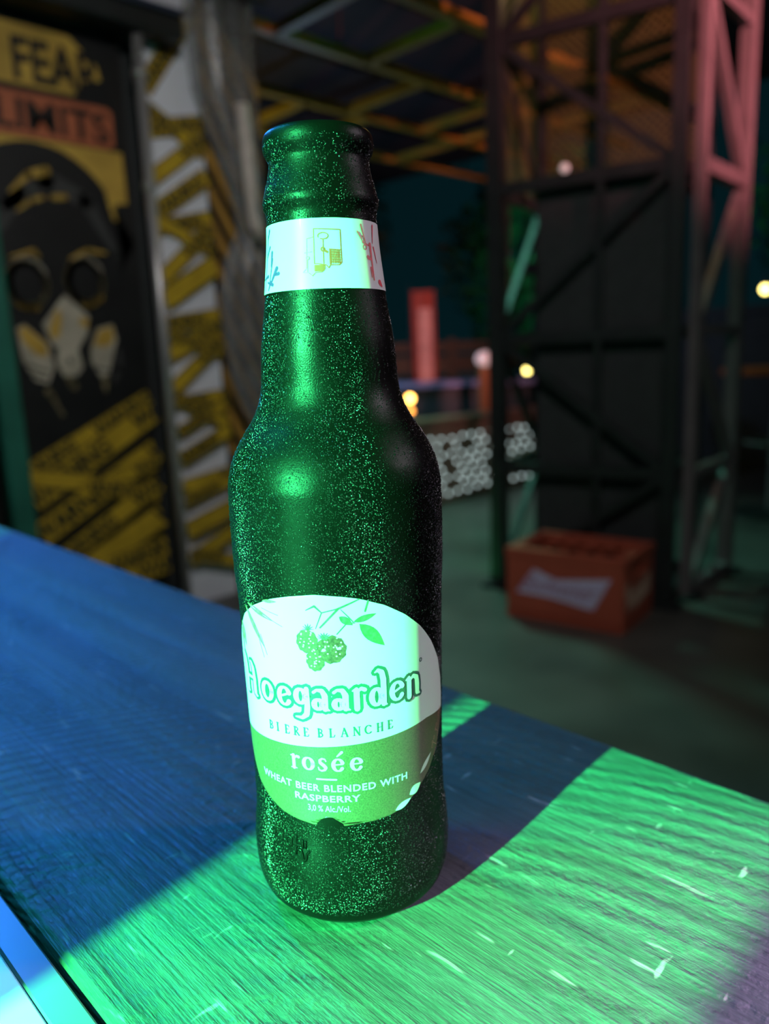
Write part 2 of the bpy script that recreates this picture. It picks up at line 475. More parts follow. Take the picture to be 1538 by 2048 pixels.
# white table pushed against the drinker's side of the ledge
t = thing('side_table', (-0.29, 0.28, 0.0), 'white laminate table with a grey edge strip pushed against the ledge', 'table')
b = MB(); b.box((-0.2912, 0.28, 0.7865), (0.3988, 1.06, 0.024), bev=0.0006); b.build('tabletop', 'white_lac', t)
b = MB(); b.box((-0.0873, 0.28, 0.7865), (0.0088, 1.06, 0.0245), bev=0.0006); b.build('edge_strip', 'grey_lac', t)
for x in (-0.46, -0.13):
    for y in (-0.20, 0.76):
        b = MB(); b.box((x, y, 0.3875), (0.035, 0.035, 0.775), bev=0.003); b.build('leg', 'grey_steel', t)
# ------------------------------------------------------------------ the bottle
PHI0 = math.atan2(CAM.y, CAM.x)            # the label is turned to the drinker's side
PROF = [(0, .0215), (.0008, .0238), (.003, .0265), (.005, .0283), (.0104, .0297), (.0174, .0301), (.0242, .0297), (.0309, .0290), (.0444, .0289), (.0608, .0292),
        (.0767, .0295), (.0876, .0297), (.097, .0300), (.1033, .0304), (.1177, .0306), (.1271, .0304), (.1318, .0296), (.1363, .0280), (.1409, .0254), (.1453, .0225),
        (.150, .0203), (.1544, .0193), (.164, .01865), (.1799, .0164), (.1985, .0148), (.200, .0150), (.2016, .0156), (.2028, .0156), (.2040, .0153), (.2129, .0134), (.2139, .0138),
        (.2154, .0146), (.2172, .0148), (.2190, .0145), (.2201, .0136), (.2204, .0120)]
PZ = np.array([p[0] for p in PROF]); PR = np.array([p[1] for p in PROF])
def hermite(zq):
    d = np.gradient(PR, PZ)
    s = np.diff(PR) / np.diff(PZ)
    m = np.zeros_like(PR); m[0] = s[0]; m[-1] = s[-1]
    for i in range(1, len(PR) - 1):
        m[i] = 0 if s[i - 1] * s[i] <= 0 else 2 * s[i - 1] * s[i] / (s[i - 1] + s[i])
    zq = np.clip(zq, PZ[0], PZ[-1])
    i = np.clip(np.searchsorted(PZ, zq) - 1, 0, len(PZ) - 2)
    h = PZ[i + 1] - PZ[i]; u = (zq - PZ[i]) / h
    return (PR[i] * (1 + 2 * u) * (1 - u) ** 2 + m[i] * h * u * (1 - u) ** 2 + PR[i + 1] * u * u * (3 - 2 * u) + m[i + 1] * h * u * u * (u - 1))
ZD = np.concatenate([np.linspace(0, .006, 14), np.linspace(.0065, .195, 170), np.linspace(.1955, .2204, 60)])
RD = hermite(ZD)
def rad(z): return np.interp(z, ZD, RD)
def on_bottle(th_deg, z_mm, off=0.0002):
    z = z_mm / 1000.0; r = float(rad(z)) + off; a = PHI0 + R(th_deg)
    return (r * math.cos(a), r * math.sin(a), TABLE_Z + z)
MM = 180 / math.pi / 29.2                   # degrees of arc in a millimetre of label

bottle = thing('beer_bottle', (0, 0, TABLE_Z), 'cold brown glass beer bottle with a white and salmon raspberry label, standing on the ledge', 'bottle')
b = MB()
inner = [(.2204, .0108), (.2150, .0098), (.200, .0102)]
b.lathe([(0.0012, .0150)] + [(0.0, .0185)] + list(zip(ZD.tolist(), RD.tolist())) + inner, (0, 0, TABLE_Z), 128)
b.build('glass_body', 'glass', bottle, smooth=True)

def wrap(name, m, parent, v2, faces, off, s0=0.0, deg=False):
    """v2 in (mm of arc from theta 0, mm height) unless deg"""
    k = 1.0 if deg else MM
    bb = MB(); bb.add([on_bottle(s0 + x * k, y, off) for x, y in v2], faces)
    return bb.build(name, m, parent)

# front label outline as (left limit, right limit) by height, in degrees
OUT_R = [(35.7, -3), (35.9, 12.4), (36.6, 24.4), (38.1, 32.9), (40.8, 42), (43.9, 51.9), (48.3, 59.8), (54.1, 68.2), (58.3, 71), (63, 72), (68, 70.6), (75.3, 65), (82.3, 55.5), (88.6, 44.9), (93.6, 34), (97.6, 22.1), (100.4, 9.2), (101.7, -3), (102.1, -13)]
OUT_L = [(35.4, -22), (35.8, -29), (36.9, -40.5), (39.4, -53.3), (42.5, -63.6), (47.2, -72), (54, -81), (60, -86), (66, -88), (74, -86), (82, -80), (88, -73.5), (93.2, -64), (97, -52), (100.2, -37), (101.8, -22), (102.1, -13)]
def lim(tab, z): return float(np.interp(z, [q[0] for q in tab], [q[1] for q in tab]))
def notch(th):                              # thumb notch in the lower edge
    u = (th + 12.2) / 7.6
    return 35.3 + (2.6 * max(0.0, 1 - u * u) ** 0.6 if abs(u) < 1 else 0)
def band_edge(th): return 58.2 + 0.03 * (th + 40) if th < 50 else 60.9 - 0.07 * (th - 50)
def label_patch(name, m, lo, hi, rows, parent, off):
    bb = MB(); ncol = 72; vs = []; fs = []
    zs = np.linspace(lo, hi, rows)
    for z in zs:
        a, c = lim(OUT_L, z), lim(OUT_R, z)
        for k in range(ncol + 1):
            th = a + (c - a) * k / ncol
            zz = max(z, notch(th)) if lo < 40 else z
            if hi < 70: zz = lo + (zz - lo) * (band_edge(th) - lo) / (hi - lo) if zz > lo else zz
            elif lo > 50: zz = hi - (hi - z) * (hi - band_edge(th)) / (hi - lo)
            vs.append(on_bottle(th, zz, off))
    for i in range(rows - 1):
        for k in range(ncol):
            o = i * (ncol + 1) + k
            fs.append((o, o + 1, o + ncol + 2, o + ncol + 1))
    bb.add(vs, fs)
    return bb.build(name, m, parent, smooth=True)
front = label_patch('front_label', 'paper', 59.0, 102.08, 60, bottle, 0.00022)
front['label'] = 'white upper field of the front label'
label_patch('salmon_band', 'pinkband', 35.35, 59.0, 44, front, 0.00022)

# brand lettering, drawn as pen strokes in millimetres
TK, TN = 1.75, 0.85
def ring(cx, cy, rx, ry, a0=0, a1=360): return (arc(cx, cy, rx, ry, a0, a1, 16), arcw(a0, a1, TK, TN + .15, 16))
GLY = {
    'H': [([(1.3, .3), (1.4, 4), (1.2, 7.5), (.7, 9.6), (.2, 11.0)], [1.9, 2.0, 2.0, 1.7, .6]), ([(.5, 0), (2.4, .1)], .7), ([(1.5, 4.7), (6.2, 5.0)], 1.0),
          ([(6.3, .9), (6.3, 5), (5.9, 8.0), (5.0, 9.4), (4.2, 9.6)], [1.9, 1.9, 1.7, 1.2, .6]), ([(6.3, .9), (7.0, .1), (7.7, .1)], [1.8, 1.1, .4])],
    'o': [ring(2.7, 3.2, 1.75, 2.5)],
    'e': [(arc(2.5, 3.2, 1.7, 2.5, 25, 325, 16), arcw(25, 325, TK, TN, 16)), ([(1.5, 3.1), (3.9, 4.1)], .75)],
    'g': [ring(2.1, 3.9, 1.35, 2.0), ([(3.9, 6.1), (3.9, 1), (3.6, -1.2), (2.3, -2.3), (.4, -2.2)], [1.5, 1.7, 1.7, 1.2, .6])],
    'a': [ring(1.75, 1.9, 1.1, 1.35), ([(3.6, .6), (3.6, 4.4), (2.9, 5.8), (1.5, 6.0), (.6, 5.3)], [1.7, 1.75, 1.4, .9, 1.0]), ([(3.6, .6), (4.7, .2)], [1.5, .5])],
    'r': [([(1.3, .3), (1.3, 5.2)], 1.7), ([(.3, 5.5), (1.3, 5.9)], [.6, 1.2]), ([(1.5, 5.2), (2.6, 6.0), (3.5, 5.5)], [.8, 1.1, 1.3])],
    'd': [ring(2.0, 2.9, 1.35, 2.3), ([(4.0, .6), (4.0, 7.5), (3.6, 9.6), (2.6, 10.4), (1.7, 9.9)], [1.7, 1.75, 1.6, 1.1, .5]), ([(4.0, .6), (4.9, .2)], [1.4, .5])],
    'n': [([(1.3, .3), (1.3, 5.4)], 1.7), ([(.3, 5.4), (1.3, 5.9)], [.6, 1.1]), ([(1.5, 5.0), (2.9, 6.0), (4.1, 5.2), (4.3, 3), (4.3, .8), (5.3, .2)], [.8, 1.1, 1.6, 1.75, 1.6, .5])],
}
WORD = [('H', -70.5), ('o', -51.5), ('e', -38.8), ('g', -28.2), ('a', -18), ('a', -7.4), ('r', 2.9), ('d', 12.0), ('e', 23.0), ('n', 33.0)]
st = []
for ch, th in WORD:
    for pts, ws in GLY[ch]:
        st.append(([(th / MM + x, 69.6 + y) for x, y in pts], ws))
v2, fs = strokes2d(st, 1.6); o = wrap('lettering_outline', 'ink_green', front, v2, fs, 0.00030)
v2, fs = strokes2d(st, -0.10); wrap('brand_lettering', 'paper', front, v2, fs, 0.00040)
v2, fs = strokes2d([(arc(44.9 / MM, 79.2, .45, .5, 0, 360, 12), .22)]); wrap('registered_mark', 'ink_green', front, v2, fs, 0.0003)
# BIERE BLANCHE in light serif capitals
CAP = {
    'B': [([(.5, 0), (.5, 2.4)], .42), (arc(.6, 1.8, .75, .58, 90, -90, 8), .26), (arc(.6, .62, .9, .62, 90, -90, 8), .28), ([(.2, 0), (.8, 0)], .16), ([(.2, 2.4), (.8, 2.4)], .16)],
    'I': [([(.5, 0), (.5, 2.4)], .42), ([(.1, 0), (.9, 0)], .16), ([(.1, 2.4), (.9, 2.4)], .16)],
    'E': [([(.5, 0), (.5, 2.4)], .42), ([(.2, 0), (1.5, .02), (1.6, .5)], .17), ([(.2, 2.4), (1.4, 2.38), (1.5, 1.95)], .17), ([(.5, 1.25), (1.2, 1.25)], .17)],
    'R': [([(.5, 0), (.5, 2.4)], .42), (arc(.6, 1.8, .75, .6, 90, -90, 8), .26), ([(.8, 1.2), (1.7, 0)], .36), ([(.1, 0), (.9, 0)], .16), ([(.2, 2.4), (.8, 2.4)], .16)],
    'L': [([(.5, 0), (.5, 2.4)], .42), ([(.2, 0), (1.4, .02), (1.6, .6)], .18), ([(.1, 2.4), (.9, 2.4)], .16)],
    'A': [([(.2, 0), (.95, 2.4)], .2), ([(.95, 2.4), (1.75, 0)], .42), ([(.45, .8), (1.4, .8)], .16), ([(0, 0), (.5, 0)], .16), ([(1.4, 0), (2, 0)], .16)],
    'N': [([(.4, 0), (.4, 2.4)], .2), ([(.4, 2.4), (1.8, 0)], .42), ([(1.8, 0), (1.8, 2.4)], .2), ([(.1, 0), (.7, 0)], .16), ([(1.5, 2.4), (2.1, 2.4)], .16)],
    'C': [(arc(1.1, 1.2, .9, 1.2, 45, 315, 12), [.2 + .22 * abs(math.cos(R(45 + 270 * i / 12))) for i in range(13)])],
    'H': [([(.5, 0), (.5, 2.4)], .4), ([(1.7, 0), (1.7, 2.4)], .4), ([(.5, 1.2), (1.7, 1.2)], .17), ([(.2, 0), (.8, 0)], .16), ([(.2, 2.4), (.8, 2.4)], .16), ([(1.4, 0), (2, 0)], .16), ([(1.4, 2.4), (2, 2.4)], .16)],
}
st = []
for word, a, c in (('BIERE', -47.3, -20.8), ('BLANCHE', -16.3, 24.6)):
    for i, ch in enumerate(word):
        th = a + (c - 3.4 - a) * i / (len(word) - 1)
        for pts, ws in CAP[ch]:
            st.append(([(th / MM + x, 61.9 + 0.012 * (th + 20) + y) for x, y in pts], ws))
v2, fs = strokes2d(st, 0.04); wrap('style_lettering', 'ink_green', front, v2, fs, 0.0003)
# rosée, bold serif lower case
LOW = {
    'r': [([(.9, 0), (.9, 3.7)], 1.0), ([(.1, 0), (1.8, 0)], .3), ([(.1, 3.6), (.9, 3.7)], .35), ([(1.2, 2.9), (1.9, 3.6), (2.5, 3.4)], [.4, .6, .9])],
    'o': [(arc(1.9, 1.9, 1.35, 1.75, 0, 360, 16), arcw(0, 360, 1.15, .4, 16))],
    's': [([(2.5, 3.0), (2.2, 3.6), (1.4, 3.75), (.8, 3.2), (.9, 2.5), (1.9, 1.7), (2.4, 1.1), (2.1, .4), (1.2, .1), (.5, .4), (.3, 1.1)], [.3, .4, .45, .7, .9, 1.0, .9, .6, .45, .4, .3])],
    'e': [(arc(1.8, 1.9, 1.3, 1.75, 20, 325, 16), arcw(20, 325, 1.1, .4, 16)), ([(.9, 2.0), (3.0, 2.1)], .35)],
}
st = []
for ch, th in (('r', -33), ('o', -26.2), ('s', -17.4), ('e', -9.6), ('e', 0.3)):
    for pts, ws in LOW[ch]:
        st.append(([(th / MM + x, 51.8 + y) for x, y in pts], ws))
st.append(([(-6.4 / MM, 56.3), (-3.8 / MM, 57.5)], [.35, .75]))
v2, fs = strokes2d(st, 0.05); wrap('variety_lettering', 'paper', front, v2, fs, 0.0003)
v2, fs = strokes2d([([(-18.1 / MM, 49.35), (-7.4 / MM, 49.35)], .5)]); wrap('dash', 'paper', front, v2, fs, 0.0003)
v2, fs = fit_text('WHEAT BEER BLENDED WITH', -57 / MM, 33 / MM, 45.6, 47.7, bold=0.022, spacing=1.12); wrap('description_lettering', 'paper', front, v2, fs, 0.0003)
v2, fs = fit_text('RASPBERRY', -32 / MM, 5 / MM, 42.5, 44.5, bold=0.022, spacing=1.08); wrap('description_lettering', 'paper', front, v2, fs, 0.0003)
v2, fs = fit_text('3,0 % Alc./Vol.', -24.3 / MM, -0.6 / MM, 39.3, 41.4, bold=0.008); wrap('strength_lettering', 'paper', front, v2, fs, 0.0003)

# raspberries: bumpy outline, drupelets with small highlights
def blob(cx, cy, rx, ry, n=26, wob=0.05, lob=9, ph=0):
    return [(cx + rx * math.cos(2 * math.pi * k / n) * (1 + wob * math.sin(lob * 2 * math.pi * k / n + ph)), cy + ry * math.sin(2 * math.pi * k / n) * (1 + wob * math.sin(lob * 2 * math.pi * k / n + ph))) for k in range(n)]
def poly_wrap(name, m, polys, off=0.00030):
    v2, fs = [], []
    for p in polys:
        o = len(v2); c = (sum(q[0] for q in p) / len(p), sum(q[1] for q in p) / len(p))
        v2 += [c] + list(p); fs += [(o, o + 1 + i, o + 1 + (i + 1) % len(p)) for i in range(len(p))]
    return wrap(name, m, front, v2, fs, off)
def mm(th, z): return (th / MM, z)
for cx, cy, rx, ry in ((-18.5, 89.2, 2.9, 3.3), (-6.2, 87.0, 3.9, 3.9), (-14.6, 84.0, 2.5, 3.1)):
    q = mm(cx, cy)
    poly_wrap('raspberry_print', 'ink_berry', [blob(*q, rx, ry, 30, .05, 10)], 0.00028)
    dr = []
    for _ in range(16):
        a, rr = rng.uniform(0, 6.28), math.sqrt(rng.uniform(0.03, .75))
        dr.append(blob(q[0] + rx * rr * math.cos(a) - .2, q[1] + ry * rr * math.sin(a) + .3, .26, .24, 8, 0))
    poly_wrap('drupelet_highlights', 'ink_berry_hi', dr, 0.00034)
sep = []
for a in range(0, 360, 30):
    q = mm(-9.5, 90.4); sep.append(([q, (q[0] + 1.7 * math.cos(R(a)), q[1] + 1.1 * math.sin(R(a)) + .2)], [.5, .1]))
q = mm(-17.5, 92.6)
for a in range(0, 181, 30): sep.append(([q, (q[0] + 1.5 * math.cos(R(a)), q[1] + 1.5 * math.sin(R(a)))], [.4, .1]))
v2, fs = strokes2d(sep); wrap('sepals', 'ink_leaf', front, v2, fs, 0.00036)
stems = [([mm(8.7, 100.4), mm(-1.7, 98.2), mm(-11.2, 93.1)], [.35, .6, .45]), ([mm(-1.7, 98.2), mm(-10, 97.2), mm(-13.5, 92.8)], [.4, .3, .2]), ([mm(-10, 97.2), mm(-13.5, 99), mm(-18, 97.8)], [.3, .6, .2]),
         ([mm(-0.5, 97.9), mm(3, 95.8), mm(5.3, 94.3)], [.2, .3, .3]), ([mm(-3, 91.2), mm(2, 94), mm(6, 94)], [.3, .35, .3]), ([mm(13.0, 99.4), mm(11.5, 96.9)], .5)]
v2, fs = strokes2d(stems); wrap('berry_stems', 'ink_leaf', front, v2, fs, 0.00028)
def leafp(a, c, wdt, n=8):
    (x0, y0), (x1, y1) = a, c; l = math.hypot(x1 - x0, y1 - y0); nx, ny = -(y1 - y0) / l, (x1 - x0) / l
    pr = [math.sin(math.pi * (i / n) ** 0.85) * wdt for i in range(n + 1)]
    return [(x0 + (x1 - x0) * i / n + nx * pr[i], y0 + (y1 - y0) * i / n + ny * pr[i]) for i in range(n + 1)] + [(x0 + (x1 - x0) * i / n - nx * pr[i], y0 + (y1 - y0) * i / n - ny * pr[i]) for i in range(n - 1, 0, -1)]
for a, c, wd in (((5.5, 94.3), (17.3, 95.9), .85), ((8.4, 93.6), (21.2, 86.6), 1.7), ((-1.5, 96.0), (5.0, 93.4), 1.0)):
    poly_wrap('leaf_print', 'ink_leaf', [leafp(mm(*a), mm(*c), wd)])
for a, c, wd in (((-61, 96), (-45.5, 85.4), .85), ((-58, 97), (-37, 93.6), .75), ((-70, 90), (-66, 83), 1.2), ((-72, 88), (-70, 80), .8), ((-44, 99.0), (-34, 99.4), .5)):
    poly_wrap('wheat_ear_print', 'ink_wheat', [leafp(mm(*a), mm(*c), wd)])
awn = [([mm(-50, 88), mm(-46.5, 82.5)], .12), ([mm(-48, 89), mm(-44, 83.5)], .12), ([mm(-42, 94.6), mm(-32, 92.6)], .12), ([mm(-45, 96.8), mm(-34, 95.6)], .12)]
v2, fs = strokes2d(awn); wrap('wheat_awns', 'ink_wheat', front, v2, fs, 0.0003)
# pale blossom sprig, seed and orange-peel drawings on the salmon band
sp = []
for (a, c) in (((62.5, 50.5), (57, 47.5)), ((62.5, 50.5), (64.5, 57)), ((63.5, 53.5), (60, 55)), ((61.0, 50.0), (56, 51.8)), ((64.5, 57), (67, 60))): sp.append(([mm(*a), mm(*c)], .16))
for (cx, cy) in ((56, 51.8), (55.5, 50.6), (60, 55), (61.5, 56), (65, 58.5), (67, 60), (58, 52.8)): sp.append((arc(cx / MM, cy, .42, .5, 0, 360, 8), .13))
v2, fs = strokes2d(sp); wrap('blossom_print', 'ink_berry_hi', front, v2, fs, 0.0003)
poly_wrap('peel_print', 'paper', [leafp(mm(43.0, 45.0), mm(54, 49.3), .8)])
poly_wrap('peel_print', 'paper', [leafp(mm(34.2, 40.3), mm(43.0, 42.4), 1.3)])
poly_wrap('seed_print', 'paper', [leafp(mm(24.5, 37.3), mm(35.2, 39.3), .9)])

# neck label with crest and flower prints
def neck_patch():
    bb = MB(); vs = []; fs = []; n = 120; rows = 14
    for i in range(rows):
        for k in range(n + 1):
            th = -150 + 300 * k / n
            lo = 179.2; hi = 196.6
            vs.append(on_bottle(th, lo + (hi - lo) * i / (rows - 1), 0.00025))
    for i in range(rows - 1):
        for k in range(n):
            o = i * (n + 1) + k; fs.append((o, o + 1, o + n + 2, o + n + 1))
    bb.add(vs, fs); return bb.build('neck_label', 'paper', bottle, smooth=True)
neck = neck_patch(); neck['label'] = 'white paper neck label with a small red crest'
NM = 180 / math.pi / 15.6
def nwrap(name, m, st, off=0.00035):
    v2, fs = strokes2d(st, 0.07)
    bb = MB(); bb.add([on_bottle(x * NM, y, off) for x, y in v2], fs); return bb.build(name, m, neck)
def nm(th, z): return (th / NM, z)
rect = [nm(-8.5, 194.0), nm(17, 193.7), nm(16.4, 185.6), nm(14, 185.0), nm(6, 185.0), nm(4.2, 184.3), nm(2, 185.0), nm(-6, 185.4), nm(-8.8, 185.4), nm(-8.5, 194.0)]
nwrap('crest_print', 'ink_red', [(rect, .2), (arc(*nm(0.2, 192.2), 1.35, .8, 200, -120, 12), .22), ([nm(0.2, 191.3), nm(0, 189.8), nm(-.2, 185.4)], .2), (arc(*nm(-.4, 188.9), .45, .5, 0, 360, 8), .28), ([nm(1, 188.6), nm(3.5, 188.2)], .55),
      ([nm(5.5, 188.9), nm(15.8, 188.7)], .2), ([nm(6, 188.8), nm(5.8, 185.2)], .3)] +
      [([nm(7.2 + i * 1.5, 188.7), nm(7.0 + i * 1.5, 185.4)], .18) for i in range(6)] + [([nm(6, 188.2 - i * .6), nm(15.6, 188.1 - i * .6)], .14) for i in range(5)])
nwrap('crest_print', 'ink_red', [([nm(-9, 192.0), nm(-15.5, 191.6), nm(-16, 184.4), nm(-19.5, 183.4), nm(-14, 183.2), nm(-10.6, 182.4), nm(-8, 183.2), nm(-2, 183.3), nm(0.6, 184), nm(0.8, 185.0)], .16),
      (arc(*nm(-14.8, 186.9), .42, .45, 0, 360, 8), .2), ([nm(-14.8, 186.4), nm(-15.2, 183.4)], .14), ([nm(-18, 188.2), nm(-11, 188.4)], .12)] + [([nm(-8.4, 184.9 - i * .32), nm(-.6, 184.9 - i * .32)], .3) for i in range(5)])
fl = []
for (a, c, wd) in (((41, 195.2), (46, 190.5), .6), ((46, 190.5), (54, 190.0), .4), ((52, 190.6), (52, 181.5), .9), ((47, 187.2), (52, 186.6), 1.1), ((36, 193.4), (42, 191.0), .5), ((42, 191), (46, 190.2), .7), ((50, 184.5), (49.5, 182.2), .8), ((60, 195.5), (57, 191), .6), ((62, 181.0), (66, 180.2), 1.6), ((58, 190), (61, 186), .5)):
    fl.append(([nm(*a), nm(*c)], [wd, wd * .35]))
fl += [(arc(*nm(42.5, 191.8), .5, .7, 0, 360, 8), .22), (arc(*nm(44, 189.7), .6, .6, 0, 360, 8), .25)]
nwrap('rose_flower_print', 'ink_rose', fl)
fl = []
for (a, c, wd) in (((-73, 180), (-70, 194), .3), ((-72, 188), (-64, 191), .6), ((-70, 193), (-66, 195.2), .8), ((-66, 182), (-56, 181.2), .9), ((-58, 182), (-50, 185.2), 1.1), ((-55, 183.6), (-47, 183.8), .9), ((-62, 181), (-58, 187.8), .5), ((-60, 186), (-59, 189.5), .8), ((-78, 183), (-66, 183.6), .8), ((-64, 180), (-60, 182), .8)):
    fl.append(([nm(*a), nm(*c)], [wd * .5, wd]))
nwrap('indigo_flower_print', 'ink_blue', fl)

# raised marks in the glass below the label, and the mould seam
def ridge(name, paths, r):
    bb = MB()
    for p in paths: bb.tube([on_bottle(th, z, 0.0) for th, z in p], r, 6)
    return bb.build(name, 'glass', bottle, smooth=True)
def smooth_path(p, n=4):
    out = []
    for (a, c), (e, g) in zip(p, p[1:]): out += [(a + (e - a) * k / n, c + (g - c) * k / n) for k in range(n)]
    return out + [p[-1]]
ridge('embossed_mark', [smooth_path(q) for q in (
    [(-33.4, 30.6), (-33.3, 25.0)], [(-33.4, 27.8), (-29.5, 28.0)], [(-31.8, 26.6), (-30, 26.6), (-29.0, 25.4), (-28.4, 24.0), (-27.6, 23.7), (-26.8, 24.2), (-26.4, 25.8), (-24.6, 26.8)],
    [(-29.2, 29.8), (-29.0, 27.2)], [(-27.4, 29.6), (-27.2, 27.4)],
    [(-38.6, 29.6), (-40.2, 28.6), (-40.0, 27.2), (-38.2, 26.6), (-36.4, 27.4), (-36.6, 29.2), (-38.6, 29.6)],
    [(-43.4, 29.9), (-43.2, 27.4)], [(-45.6, 28.4), (-45.4, 27.6)], [(-49.6, 30.6), (-49.2, 28.4)], [(-54.5, 31.2), (-54.0, 29.8)], [(-58, 32), (-57.6, 30.8)])], 0.00042)
ridge('mould_seam', [smooth_path([(-2.8, 34.8), (-2.6, 10)], 20)], 0.00016)

# condensation: droplets scattered over the cold glass
def droplets():
    n = 175000
    th = rng.uniform(-180, 180, n); z = rng.uniform(7.0, 217, n)
    front_side = np.abs(((th + 180) % 360) - 180) < 112
    keep = front_side | (rng.random(n) < 0.25)
    # more glass where the bottle is wide
    keep &= rng.random(n) < rad(z / 1000) / 0.0306
    keep &= ~((z > 178.6) & (z < 197.0))
    a = np.interp(z, [q[0] for q in OUT_L], [q[1] for q in OUT_L]) - 1; c = np.interp(z, [q[0] for q in OUT_R], [q[1] for q in OUT_R]) + 1
    keep &= ~((z > 35.0) & (z < 102.6) & (th > a) & (th < c))
    # a wiped patch and runs down the neck
    u, v = (th + 18.5) / 10.5, (z - 160) / 7.0
    keep &= ~((u + 0.35 * v) ** 2 * 1.6 + v * v < 1 + 0.25 * np.sin(th * 1.7))
    for t0, w0, za, zb in ((47, 2.2, 150, 172), (53, 2.0, 152, 170), (59, 2.4, 148, 171), (41, 1.2, 155, 168)):
        keep &= ~((np.abs(th - t0 - 0.8 * np.sin(z)) < w0) & (z > za) & (z < zb))
    # patchy density
    pd = 0.66 + 0.34 * np.sin(th * 0.11 + 1.3 * np.sin(z * 0.06)) * np.cos(z * 0.045 + th * 0.03)
    pd = np.where((th > -62) & (th < 8), np.maximum(pd, 0.92), pd)
    keep &= rng.random(n) < pd
    th, z = th[keep], z[keep]; n = len(th)
    r = 0.00009 + 0.00010 * rng.random(n) ** 1.5 + 0.00016 * (rng.random(n) < 0.05)
    sm = 1.0
    Rz = rad(z / 1000); dR = (rad(z / 1000 + .0004) - rad(z / 1000 - .0004)) / .0008
    ph = PHI0 + np.radians(th)
    er = np.stack([np.cos(ph), np.sin(ph), np.zeros(n)], 1); et = np.stack([-np.sin(ph), np.cos(ph), np.zeros(n)], 1); ez = np.tile([0, 0, 1.0], (n, 1))
    nr = (er - ez * dR[:, None]); nr /= np.linalg.norm(nr, axis=1)[:, None]
    up = np.cross(nr, et)
    P = er * Rz[:, None] + ez * (TABLE_Z + z / 1000)[:, None]
    K = 5; rows = []
    tmpl = [(math.cos(2 * math.pi * k / K), math.sin(2 * math.pi * k / K), 0.0) for k in range(K)] + [(0.62 * math.cos(2 * math.pi * (k + .5) / K), 0.62 * math.sin(2 * math.pi * (k + .5) / K), 0.45) for k in range(K)] + [(0, 0, 0.62)]
    T = np.array(tmpl)
    V = P[:, None, :] + r[:, None, None] * (T[None, :, 0, None] * et[:, None, :] + T[None, :, 1, None] * up[:, None, :] + T[None, :, 2, None] * nr[:, None, :])
    F = []
    for k in range(K):
        k2 = (k + 1) % K
        F += [(k, k2, K + k), (k2, K + k2, K + k), (K + k, K + k2, 2 * K)]
    F = np.array(F)
    faces = (F[None] + (np.arange(n) * len(T))[:, None, None]).reshape(-1)
    me = bpy.data.meshes.new('condensation_droplets')
    me.vertices.add(n * len(T)); me.vertices.foreach_set('co', V.reshape(-1).astype(np.float32))
    nf = n * len(F)
    me.loops.add(nf * 3); me.loops.foreach_set('vertex_index', faces.astype(np.int32))
    me.polygons.add(nf); me.polygons.foreach_set('loop_start', np.arange(0, nf * 3, 3, dtype=np.int32))
    me.polygons.foreach_set('use_smooth', np.ones(nf, dtype=bool))
    me.update(calc_edges=True); me.validate()
    me.materials.append(M['dew'])
    o = bpy.data.objects.new('condensation_droplets', me); COL.objects.link(o)
    o.parent = bottle; o.matrix_parent_inverse = Matrix.Translation(-bottle.location)
    o['kind'] = 'stuff'; o['label'] = 'fine beads of condensation over the cold glass'
droplets()

# ------------------------------------------------------------------ poster wall (plane y = YW, seen beyond the ledge)
KW = 1.35
YW = -0.16835 + (1.9 + 0.16835) * KW
def WX(x): return -0.14318 + (x + 0.14318) * KW
def WZ(z): return 0.9605 + (z - 0.9605) * KW
def wall3(off):                          # (u, v, w) -> world, w metres out of the wall towards the room
    return lambda u, v, ww: (WX(u), YW - off - ww, WZ(v))
b = MB(); b.box(((WX(0.2) + WX(1.38)) / 2, YW + 0.06, 1.5), (WX(1.38) - WX(0.2), 0.10, 3.0)); structure(b.build('wall_left', 'dark_board'), 'charcoal booth wall carrying the poster')

poster = thing('wall_poster', (WX(.74), YW, 0.25), 'dark poster of a hooded gas-mask figure with warning tapes on the booth wall', 'poster')
def flat(name, m, poly, parent, off, tk=0.001):
    bb = MB(); bb.prism(poly, wall3(off), 0.0, tk); return bb.build(name, m, parent)
def flat_text(name, m, body, x0, x1, z0, z1, parent, off, **k):
    v2, fs = fit_text(body, x0, x1, z0, z1, **k)
    bb = MB(); bb.add([(WX(x), YW - off, WZ(z)) for x, z in v2], [tuple(f) for f in fs]); return bb.build(name, m, parent)
def flat_strokes(name, m, st, parent, off):
    if len(st) > 1:
        for q in st: flat_strokes(name, m, [q], parent, off)
        return
    v2, fs = strokes2d([([(x * 100, z * 100) for x, z in p], ([q * 100 for q in ws] if isinstance(ws, list) else ws * 100)) for p, ws in st])
    bb = MB(); bb.add([(WX(x / 100), YW - off, WZ(z / 100)) for x, z in v2], fs); return bb.build(name, m, parent)
flat('backing', 'p_black', [(.30, .30), (.935, .30), (.935, 1.80), (.30, 1.80)], poster, 0.010, 0.008)
o1, o2, o3, o4 = 0.0195, 0.0210, 0.0225, 0.0240
flat('ochre_ground', 'p_yellow', [(.31, 1.652), (.80, 1.652), (.83, 1.69), (.875, 1.70), (.868, 1.735), (.80, 1.79), (.55, 1.79), (.31, 1.79)], poster, o1)
flat_text('poster_title', 'p_black', 'FEAR', .655, .878, 1.662, 1.762, poster, o2, bold=0.03)
flat('rust_banner', 'p_red', [(.31, 1.535), (.88, 1.535), (.896, 1.545), (.898, 1.625), (.885, 1.637), (.31, 1.637)], poster, o1)
flat_text('poster_title', 'p_black', 'LIMITS', .600, .885, 1.548, 1.622, poster, o2, bold=0.02)
flat('ochre_ground', 'p_yellow', [(.31, 1.30), (.86, 1.30), (.885, 1.40), (.917, 1.402), (.915, 1.532), (.31, 1.532)], poster, o1)
